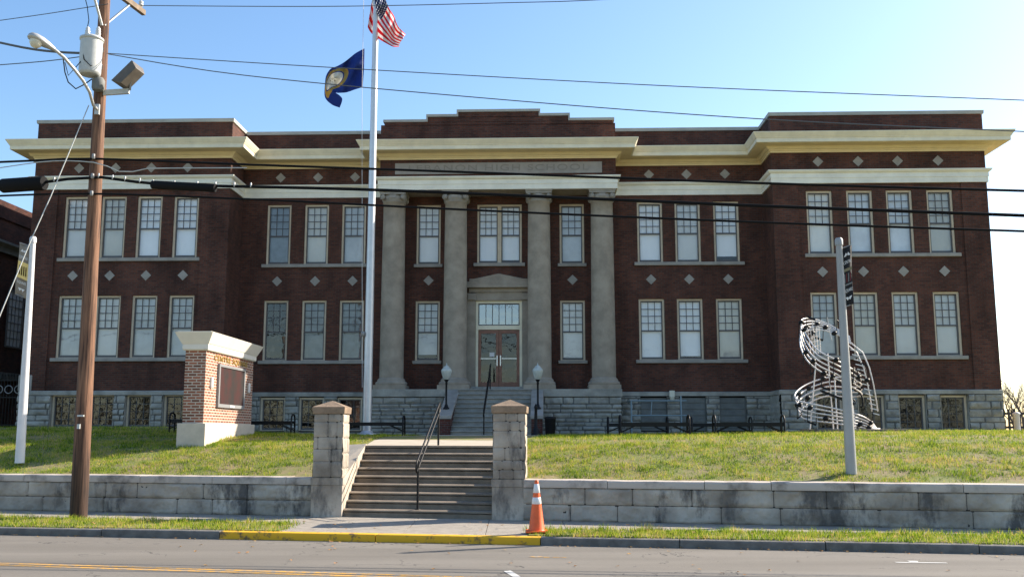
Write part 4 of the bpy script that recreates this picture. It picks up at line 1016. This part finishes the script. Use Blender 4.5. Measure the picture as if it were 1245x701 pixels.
cloth('flag', [[(463,-48,0), (466,-12,.25), (472,8,-.15), (479,20,.3), (484,32,-.1), (493,42,.35)],
               [(457,-22,.1), (461,5,-.2), (467,19,.2), (474,31,-.15), (481,42,.25), (490,47,-.1)],
               [(451,8,.3), (455,19,.5), (461,29,.1), (469,39,-.2), (477,49,.2), (486,53,0)],
               [(447,33,.4), (451,40,.55), (460,47,.3), (470,53,.0), (478,57,-.2), (485,57,.1)]], usmat(), 'red and white striped flag with blue canton atop the pole', FP.y-.25)
cloth('flag', [[(443,59,0), (432,65,.2), (421,74,-.15), (411,80,.2), (402,84,-.1), (396.5,92,.1), (395,102,.3)],
               [(443,75,0), (432,79,-.15), (421,85,.2), (410,91,-.1), (402,96,.15), (396.5,104,.0), (395,118,.35)],
               [(442,90,0), (432,94,.2), (421,99,-.15), (411,103,.15), (402,106,0), (400,113,.1), (403,127,.3)],
               [(441,106,0), (431,109,-.1), (421,112.5,.15), (411,113,-.1), (409,113,.1), (416,120,-.1), (413,131,.2)]], kymat(), 'navy blue state flag with round white seal below the striped flag', FP.y+.05)

# ------------------------------------------------------------------ banner poles
def banner_pole(px, pyb, px1, pyt, Y, label, pm, corners, cloth_m, tcol, accent):
    b0 = at(px, pyb, Y); b1 = at(px1, pyt, Y); t = thing('banner_pole', label, 'banner pole', b0, 0, 'street banner poles on the lawn')
    tp = b1-b0
    MB().tube([Vector((0,0,-.05))]+[tp*k for k in (.25, .5, .75, 1)], [.115, .105, .092, .08, .068], 18).build('pole', pm, t)
    MB().lathe([(.085, -.02), (.085, .1), (.06, .14)], tp, 14).build('pole_cap', pm, t)
    Q = [at(x, y, Y+.02)-b0 for x, y in corners]  # tl tr br bl
    n = 12; vs = []
    for j in range(n+1):
        a_ = Q[0].lerp(Q[3], j/n); c_ = Q[1].lerp(Q[2], j/n)
        for i in range(5): p = a_.lerp(c_, i/4); vs.append(p+Vector((0, .03*math.sin(i*1.4+j*.5), 0)))
    bn = MB().add(vs, [(j*5+i, j*5+i+1, j*5+i+6, j*5+i+5) for j in range(n) for i in range(4)], True).build('banner', cloth_m, t, fix=False)
    sm = bn.modifiers.new('thickness', 'SOLIDIFY'); sm.thickness = .012
    g = MB()
    px_ = lambda z: tp*(z/tp.z)
    g.tube([px_(Q[0].z if abs(Q[0].x-tp.x) < abs(Q[1].x-tp.x) else Q[1].z), Q[0] if abs(Q[0].x-tp.x) > abs(Q[1].x-tp.x) else Q[1]], .015, 6)
    g.tube([px_(Q[3].z if abs(Q[3].x-tp.x) < abs(Q[2].x-tp.x) else Q[2].z), Q[3] if abs(Q[3].x-tp.x) > abs(Q[2].x-tp.x) else Q[2]], .015, 6)
    g.build('banner_arm', M['grey'], t)
    # printed matter lies on the cloth
    def spot(u, v): return Q[0].lerp(Q[1], u).lerp(Q[3].lerp(Q[2], u), v)+Vector((0, -.045, 0))
    ex = (Q[1]-Q[0]).normalized(); ez = (Q[0]-Q[3]).normalized()
    def mtx(u, v):
        p = spot(u, v); r_ = Matrix.Identity(4); 
        for k_ in range(3): r_[k_][0] = ex[k_]; r_[k_][1] = ez[k_]; r_[k_][2] = (0, -1, 0)[k_]; r_[k_][3] = p[k_]
        return r_
    W_ = (Q[1]-Q[0]).length
    text('CENTRE', .1, tcol, 'lettering', bn, mtx(.5, .26), .003, W_*.8); text('SQUARE', .1, tcol, 'lettering', bn, mtx(.5, .74), .003, W_*.8)
    def rect(u0, u1, v0, v1, m_, nm, dy=0):
        q_ = [spot(u0, v1), spot(u1, v1), spot(u1, v0), spot(u0, v0)]; q_ = [p+Vector((0, dy, 0)) for p in q_]
        MB().add(q_+[p+Vector((0, .012, 0)) for p in q_], [(0,1,2,3),(7,6,5,4),(0,4,5,1),(1,5,6,2),(2,6,7,3),(3,7,4,0)]).build(nm, m_, bn)
    for a_, b_ in accent: rect(*a_, b_, 'print_panel')
    for v_, s_ in ((.13, 1), (.87, -1)):
        g = MB()
        for du in (-.12, .12):
            p = spot(.5+du, v_); g.add([p+ex*.05*c1+ez*.05*c2 for c1, c2 in ((-1, -.6*s_), (0, .9*s_), (1, -.6*s_))]+[p+Vector((0,.01,0))+ex*.05*c1+ez*.05*c2 for c1, c2 in ((-1, -.6*s_), (0, .9*s_), (1, -.6*s_))], [(0,1,2), (5,4,3), (0,3,4,1), (1,4,5,2), (2,5,3,0)])
        g.build('emblem', tcol, bn)
M['bred'] = mat('banner red', (.16, .025, .025), .8); M['bgold'] = mat('banner gold', (.22, .19, .11), .8); M['lgold'] = mat('backlit banner gold', (.85, .62, .22), .8); M['lred'] = mat('backlit banner red', (.75, .10, .07), .8); M['bwhite'] = mat('banner white', (.8, .78, .75), .8)  # left banner gold and red brightened for sun shining through the cloth
M['bblack'] = mat('banner black', (.012, .012, .014), .8); M['btaupe'] = mat('backlit banner taupe', (.27, .225, .18), .8); M['bgrey'] = mat('banner grey', (.2, .2, .19), .8)  # taupe lightened the same way, sunlight put into the colour
banner_pole(24, 560, 40, 294, 25.0, 'white street pole at the left with a taupe, gold and red banner', M['white'], [(24,295),(37,300),(34,364),(18.5,357)], M['btaupe'], M['bwhite'],
            [((.08, .95, .34, .66), M['lgold']), ]+[((.2+.18*i, .3+.18*i, .42, .6), M['lred']) for i in range(4)])
banner_pole(1035, 573, 1020, 297, 20.6, 'grey street pole at the right with a black banner', M['greypole'], [(1023,303),(1034.5,298),(1037.5,369),(1026,374)], M['bblack'], M['bwhite'],
            [((.08, .95, .36, .41), M['bgold'])]+[((.12+.2*i, .2+.2*i, .45, .6), M['bred'] if i % 2 else M['bgrey']) for i in range(4)]+[((.1, .92, .625, .65), M['bgrey'])])

# ------------------------------------------------------------------ sculpture
SP = Vector((10.05, 30.6, 1.86))
sc_ = thing('music_sculpture', 'twisting sculpture of pale staff lines and black music notes on a slab', 'sculpture', SP)
MB().box(-1.0, 2.45, -1.1, 1.1, -.25, .08).box(-.85, 1.9, -.9, .9, .08, .21).build('plinth', M['conc'], sc_, bevel=.015)
HX = [(1040,412,.5), (1022,398,.75), (998,391,.7), (978,396,.3), (974,410,-.1), (978,428,-.5), (988,441,-.8), (1008,452,-.95), (1030,462,-.7), (1046,468,-.1), (1040,470,.6), (1018,468,.85), (992,476,.7), (973,487,.2), (968,496,-.3), (978,501,-.7), (1004,506,-.95), (1034,512,-.8), (1054,517,-.4), (1068,521,.1)]
HX = [(at(x, y, SP.y).x-SP.x, d, at(x, y, SP.y).z-SP.z) for x, y, d in HX]
def sculp(t, k):
    """one staff of five lines wound round the figure"""
    x, y, z = spline(HX, min(.9999, max(0, t)))
    sp_ = lerp([(0, .06), (.2, .12), (.35, .15), (.6, .15), (.8, .12), (1, .035)], t)
    return Vector((x+(k-2)*.035*math.sin(t*20), y*(1-.05*k), max(.22, z-(k-2)*sp_)))
for k in range(5): MB().tube([sculp(i/110, k) for i in range(111)], .024, 6).build('staff_line', M['staff'], sc_)
for k in range(2):   # the second, outer sweep down the right side
    MB().tube([(at(x, y, SP.y).x-SP.x+k*.14, d-.1*k, at(x, y, SP.y).z-SP.z) for x, y, d in ((1024,418,-.3), (1036,430,-.45), (1043,448,-.5), (1048,468,-.5), (1053,488,-.4), (1056,500,-.3))], .02, 6).build('staff_line', M['staff'], sc_)
g = MB()
for i in range(14):
    t_ = i/13; x = 1030+26*t_; y = 426+76*t_; p = at(x, y, SP.y)-SP; g.bar((p.x-.05, -.45, p.z), (p.x+.15, -.5, p.z-.06), .03, .03)
g.build('rung', M['staff'], sc_)
g = MB()
for i in range(5):
    a_ = at(978+2*i, 402+5*i, SP.y)-SP; b_ = at(994, 398+6*i, SP.y)-SP; g.tube([(a_.x, -.2, a_.z), (b_.x, -.1, b_.z+.05)], .012, 5)
    a_ = at(979+3.5*i, 399, SP.y)-SP; b_ = at(984+3*i, 430, SP.y)-SP; g.tube([(a_.x, -.22, a_.z), (b_.x, -.15, b_.z)], .012, 5)
g.build('lattice', M['staff'], sc_)
g = MB()
for x0_, y0_, x1_, y1_, z1_ in ((-.7, .3, -.45, .2, 2.3), (.55, -.2, .5, .1, 2.4), (.1, .5, .0, .4, 2.6), (-.1, -.5, -.05, -.3, 1.9)): g.tube([(x0_, y0_, .2), (x1_, y1_, z1_)], .022, 6)
g.build('support_rod', M['staff'], sc_)
g = MB(); 
g.tube([(-.62, -.1, 3.0), (-.58, -.1, 3.3), (-.6, -.05, 3.72)], .012, 5); g.tube([(.0, -.1, 2.95), (-.08, -.1, 3.3), (-.12, -.1, 3.7)], .012, 5); g.build('spike', M['staff'], sc_)
rnd = random.Random(5)
for i in range(24):
    t_ = .06+.88*i/23; p = sculp(t_, rnd.choice((0, 1, 2, 3, 4))); n = MB(); s_ = rnd.choice((-1, 1)); c = Vector((p.x, p.y-.03, p.z))
    n.lathe([(.001, -.09), (.05, -.075), (.075, 0), (.05, .075), (.001, .09)], c, 12, axis=(1, .2, .45))
    e = c+Vector((s_*.07, 0, .0)); q = e+Vector((.03*s_, 0, .42*s_)); n.tube([e, q], .013, 6)
    if i % 3 == 0: n.tube([q, q+Vector((.1, 0, -.08*s_)), q+Vector((.14, 0, -.2*s_))], [.022, .02, .008], 6)
    elif i % 3 == 1:
        c2 = c+Vector((.26, 0, -.1)); n.lathe([(.001, -.09), (.05, -.075), (.075, 0), (.05, .075), (.001, .09)], c2, 12, axis=(1, .2, .45)); e2 = c2+Vector((s_*.07, 0, 0)); q2 = e2+Vector((.03*s_, 0, .42*s_)); n.tube([e2, q2], .013, 6); n.bar(q, q2, .03, .06)
    n.build('music_note', M['black'], sc_)
g = MB(); cl = []
for i in range(60):
    a_ = i/59; th = a_*9.5; rr = .04+.17*abs(math.sin(a_*3.0)); cl.append((.72+rr*math.cos(th), -.35, .9+1.5*a_+rr*math.sin(th)))
g.tube(cl, .028, 6); g.build('treble_clef', M['black'], sc_)
MB().bar((-.65, -.85, 1.35), (.35, -.8, .95), .05, .07).build('black_beam', M['black'], sc_)

# ------------------------------------------------------------------ traffic cone
cn = thing('traffic_cone', 'orange traffic cone with two white bands on the verge', 'cone', (.45, 18.2, .17))
MB().box(-.2, .2, -.2, .2, 0, .035).build('foot', M['orange'], cn, bevel=.01)
rc = lambda z: .145+(.032-.145)*(z-.035)/(.93-.035)
MB().lathe([(.155, .035), (rc(.06), .06), (rc(.5), .5), (rc(.88), .88), (.033, .92), (.02, .93)], (0,0,0), 28).build('cone_body', M['orange'], cn)
for a, b in ((.50, .62), (.70, .86)): MB().lathe([(rc(a)+.002, a), (rc(a)+.004, a+.002), (rc(b)+.004, b-.002), (rc(b)+.002, b)], (0,0,0), 28).build('reflective_band', M['conewhite'], cn)

# ------------------------------------------------------------------ utility pole
UY = 21.6
UB = at(95.5, 625, UY); UB.z = .1
top = at(130, -60, UY)
up = thing('utility_pole', 'brown timber utility pole with transformer, street light and floodlight', 'utility pole', UB)
def U(px, py, Y=UY): return at(px, py, Y)-UB
def ctr(py):   # pole axis at a photo height
    return 95.5+(127.3-95.5)*(625-py)/625
MB().tube([U(ctr(625), 625)-Vector((0,0,.1))]+[U(ctr(y), y) for y in (500, 380, 250, 120, 0, -60)], [.185, .172, .16, .147, .135, .122, .118], 20).build('pole_shaft', M['timber'], up)
# crossarm: runs away from the street
ca = U(132, -16); aend = None
zz = ca.z+UB.z; d = ray(175, 16); tt = (zz-CAM_Z)/d.z; aend = Vector((d.x*tt, d.y*tt, zz))-UB
dr = (aend-ca); g = MB().bar(ca-dr*.9+Vector((0,-.18,0)), aend+Vector((0,0,0)), .1, .13); co = g.build('crossarm', M['oldtimber'], up)
g = MB().bar(ca+dr*.62, U(127, 31, UY-.1), .05, .03); g.build('brace', M['galv'], co); MB().bar(ca-dr*.55, U(124, 31, UY-.15), .05, .03).build('brace', M['galv'], co)
g = MB()
for k in (-.8, -.4, .9):
    p = ca+dr*k+Vector((0,0,.06)); g.lathe([(.03, 0), (.03, .05), (.06, .06), (.06, .1), (.04, .11), (.055, .13), (.055, .17), (.02, .2)], p, 10)
g.build('insulator', M['porcelain'], co)
# transformer
tc0 = U(109, 90, UY-.35); g = MB(); h_ = .86
g.lathe([(.2, -.03), (.235, .0), (.24, .04), (.24, h_-.09), (.24, h_-.07), (.262, h_-.065), (.262, h_-.02), (.25, h_-.01), (.16, h_+.035), (.03, h_+.05)], tc0, 24)
tf = g.build('transformer', M['galv'], up)
g = MB()
for dx in (-.1, .14): 
    c = tc0+Vector((dx, -.02, h_+.02)); g.lathe([(.06, 0), (.05, .05), (.065, .07), (.045, .1), (.06, .13), (.04, .16), (.05, .19), (.02, .24)], c, 10)
g.build('bushing', M['porcelain'], tf)
g = MB(); c = tc0; g.bar(c+Vector((.2, .1, .2)), U(122, 80), .08, .1); g.bar(c+Vector((.2, .1, .62)), U(122, 62), .08, .1); g.build('bracket', M['grey'], tf)
g = MB().lathe([(.12, -.3), (.14, -.25), (.14, -.06), (.1, 0)], tc0+Vector((.16, .12, -.05)), 12); g.build('connector_box', M['slate'], up)
# cobra head street light
ap = [U(118, 133, UY-.17), U(113.5, 128, UY-.4), U(109, 112, UY-.7), U(101, 98, UY-1.0), U(90, 84, UY-1.25), U(78, 70, UY-1.45), U(66, 60, UY-1.6)]
la = MB().tube(ap, .034, 10).build('light_arm', M['lampgrey'], up)
MB().box(-.05, .05, -.02, .04, -.12, .12).build('arm_bracket', M['lampgrey'], la, loc=ap[0])
hd = MB(); h0 = ap[-1]; h1 = U(34, 43, UY-1.95); ax = (h1-h0); Lh = ax.length; ax.normalize()
side = ax.cross(Vector((0,0,1))).normalized(); upv = side.cross(ax).normalized(); vs = []; fr_ = [(0, .045, .045, .04), (.12, .07, .07, .05), (.3, .11, .10, .06), (.5, .15, .12, .07), (.75, .17, .12, .07), (.92, .13, .10, .05), (1, .05, .05, .03)]
nn = 14
for f_, w_, ht, lw in fr_:
    for j in range(nn):
        a_ = 2*math.pi*j/nn; s_ = math.sin(a_); vs.append(h0+ax*Lh*f_+side*w_*math.cos(a_)+upv*(ht*s_ if s_ > 0 else lw*s_))
hd.add(vs, [(i*nn+j, i*nn+(j+1)%nn, (i+1)*nn+(j+1)%nn, (i+1)*nn+j) for i in range(len(fr_)-1) for j in range(nn)], True); hd.add(vs[-nn:], [tuple(range(nn))])
ho = hd.build('lamp_head', M['lampgrey'], la)
MB().lathe([(.001, -.16), (.07, -.14), (.12, -.08), (.135, 0)], h0+ax*Lh*.66-upv*.03, 16, axis=upv).build('lens', M['lens'], ho)
# floodlight
fb = MB().bar(U(126, 113, UY-.1), U(157, 111, UY-.1), .07, .12).build('flood_bracket', M['galv'], up)
c = U(158, 93, UY-.2); g = MB(); ux = Vector((.66, .1, .80)).normalized(); vx = Vector((.25, .97, -.1)).normalized(); wx = ux.cross(vx).normalized()
P8 = [c+ux*a_*.33+vx*b_*.22+wx*d_ for d_, sc2 in ((-.1, .75), (.1, 1)) for a_, b_ in ((-sc2, -sc2), (sc2, -sc2), (sc2, sc2), (-sc2, sc2))]
g.hexa(P8); fl = g.build('floodlight', M['brownbox'], fb, bevel=.01)
MB().bar(U(158, 110, UY-.1), c-wx*.05, .04, .04).build('yoke', M['grey'], fl)
MB().hexa([P8[4]*.9+c*.1+wx*.012, P8[5]*.9+c*.1+wx*.012, P8[6]*.9+c*.1+wx*.012, P8[7]*.9+c*.1+wx*.012]+[P8[i]*.9+c*.1+wx*.02 for i in (4,5,6,7)]).build('lens', M['lens'], fl)
for y in (190, 214, 235):
    MB().lathe([(.02, -.06), (.035, -.05), (.035, .05), (.02, .06)], U(ctr(y)-4, y, UY-.2), 10).build('cable_bracket', M['grey'], up)
g = MB(); p0 = U(97, 505, UY-.2); g.box(-.05, .09, -.02, .02, -.02, .02); g.box(-.04, .02, -.02, .02, -.28, -.18)
g.build('pole_tag', M['galv'], up, loc=p0)
g = MB(); g.tube([U(104, 45, UY-.35), U(108, 25, UY-.2), U(106, 8, UY-.2), U(101, -12, UY-.2)], .01, 5)
g.tube([U(100, 52, UY-.5), U(102, 72, UY-.6), U(110, 80, UY-.6), U(120, 78, UY-.3)], .01, 5)
g.tube([U(77, 72, UY-.8), U(79, 88, UY-.8), U(83, 100, UY-.8), U(92, 108, UY-.7), U(102, 103, UY-.4), U(112, 96, UY-.2)], .014, 5)
g.tube([U(79, 76, UY-.8), U(83, 92, UY-.7), U(92, 82, UY-.6), U(104, 68, UY-.5)], .01, 5)
g.build('jumper_wire', M['blackc'], up)

# cables: hung in the vertical plane that runs along the street through the pole
def wp(px, py, off=0):
    d = ray(px, py); x0_, y0_ = UB.x+.3, UY-.2+off
    t = (y0_+.172*x0_)/(d.y+.172*d.x); return Vector((d.x*t, d.y*t, CAM_Z+d.z*t))
def cable(name, label, pts, r, m, off=0, cat='cable', extend=14):
    W = [wp(x, y, off) for x, y in pts]
    P = []
    N_ = 60
    xs = [p.x for p in W]
    def pos(x):   # smooth interpolation through the given points (local cubic)
        P3 = [(p.x, p.y, p.z) for p in W]; i = 0
        while i < len(W)-2 and x > W[i+1].x: i += 1
        f = (x-W[i].x)/(W[i+1].x-W[i].x)
        if f < 0 or f > 1:
            a_, b_ = (W[0], W[1]) if f < 0 else (W[-2], W[-1]); k_ = (x-a_.x)/(b_.x-a_.x); return a_.lerp(b_, k_)
        return Vector(spline(P3, (i+f)/(len(W)-1)))
    lo = W[0].x-(extend if pts[0][0] <= 0 else 0); hi = W[-1].x+(extend if pts[-1][0] >= 1245 else 0)
    pts3 = [pos(lo+(hi-lo)*i/N_) for i in range(N_+1)]
    base = pts3[0].copy(); o = MB().tube([p-base for p in pts3], r, 6).build(name, m, loc=base); tag(o, label, cat); return o, base
cable('power_line', 'uppermost thin wire crossing the sky from the crossarm to the right', [(172, 7), (400, 8), (620, 3.5), (760, -1.5), (1245, -28)], .009, M['wire'])
cable('power_line', 'uppermost thin wire running left from the crossarm', [(0, 25), (60, 16.5), (132, 5)], .009, M['wire'])
cable('power_line', 'upper of two thin wires from below the transformer to the right edge', [(130, 65), (400, 82), (800, 104), (1245, 122)], .010, M['wire'])
cable('power_line', 'lower thin wire sagging from the transformer across the stepped parapet', [(132, 66), (300, 92), (620, 122), (930, 145), (1245, 160)], .011, M['wire'])
cable('power_line', 'twisted wire left of the pole behind the street light', [(0, 52), (40, 60), (80, 64), (120, 65)], .028, M['wire'], .1)
cable('power_line', 'single thin wire left of the transformer below the twisted one', [(0, 79), (60, 74), (120, 66)], .011, M['wire'], .1)
cable('phone_cable', 'uppermost thick black cable across the cornice of the school', [(0, 197), (60, 194.5), (115, 193), (300, 200), (600, 210.5), (920, 222.5), (1245, 232)], .026, M['blackc'])
o2, b2 = cable('phone_cable', 'middle thick black cable with two fat black splices', [(0, 228), (60, 221), (115, 215), (190, 224), (262, 226), (430, 230), (600, 236.5), (920, 250), (1245, 262)], .034, M['blackc'])
cable('phone_cable', 'lowest black cable crossing the upper windows', [(0, 238), (110, 235.5), (300, 242), (600, 256.5), (920, 270), (1245, 281)], .024, M['blackc'])
for a, b, r_ in (((3, 226), (54, 222.5), .165), ((185, 224.5), (262, 228.5), .095)):
    A, C = wp(*a, -.05)-b2, wp(*b, -.05)-b2; d = (C-A).normalized()
    MB().tube([A, A+d*.02, C-d*.02, C], [r_*.93, r_, r_, r_*.93], 16).build('splice_case', M['blackc'], o2)
g = MB(); W = [wp(x, y, -.05)-b2 for x, y in ((42, 214), (54, 224), (75, 220))]
for x in (66, 120, 137, 152, 170, 186, 212, 240, 262, 285, 305):
    y = lerp([(60, 219), (115, 213), (190, 222), (262, 224), (430, 229)], x); g.lathe([(.01, -.05), (.018, -.04), (.018, .05), (.01, .06)], wp(x, y, -.02)-b2, 6)
g.build('lashing_clip', M['lampgrey'], o2)
gw = [at(108, 128, 21.5), at(62, 238, 20.9), at(38, 291, 20.6), at(0, 383, 20.1), at(-80, 577, 19.3)]
base = gw[0].copy(); tag(MB().tube([p-base for p in gw], .011, 6).build('guy_wire', M['galv'], loc=base), 'grey guy wire slanting from the pole down past the left edge', 'wire')
cable('phone_cable', 'thin looped grey wire around the utility pole before the cornice', [(0, 204), (60, 196), (110, 197), (133, 203), (142, 208), (160, 209), (178, 205), (300, 204)], .012, M['galv'], -.1)

# ------------------------------------------------------------------ wooded far side of the street (seen mirrored in the basement glass)
rng = np.random.default_rng(21); tb = MB()
for i in range(26):
    x = -62+i*5+rng.uniform(-1.5, 1.5); y = -34+rng.uniform(-5, 4); h = rng.uniform(6, 11); tb.tube([(x, y, -.1), (x+rng.uniform(-.3, .3), y, h*.5), (x+rng.uniform(-.8, .8), y, h)], [.28, .2, .05], 6)
    for _ in range(210):
        a = rng.uniform(0, 6.28); q = rng.uniform(0, 1)**.5*2.6; z = rng.uniform(.5, h); c = Vector((x+q*math.cos(a)*(1.1-z/h*.6), y+q*math.sin(a)*(1.1-z/h*.6), z))
        u = Vector(rng.normal(size=3)).normalized()*rng.uniform(.15, .45); v = u.cross(Vector(rng.normal(size=3))).normalized()*rng.uniform(.1, .3)
        tb.add([c-u, c+v, c+u, c-v], [(0,1,2,3)])
tag(tb.build('tree_belt', mat('mixed foliage', (.06, .065, .03), .9, col2=(.10, .07, .04), vscale=.3), fix=False), 'far-off belt of trees across the street, mirrored dimly in the windows', 'woodland', kind='stuff')
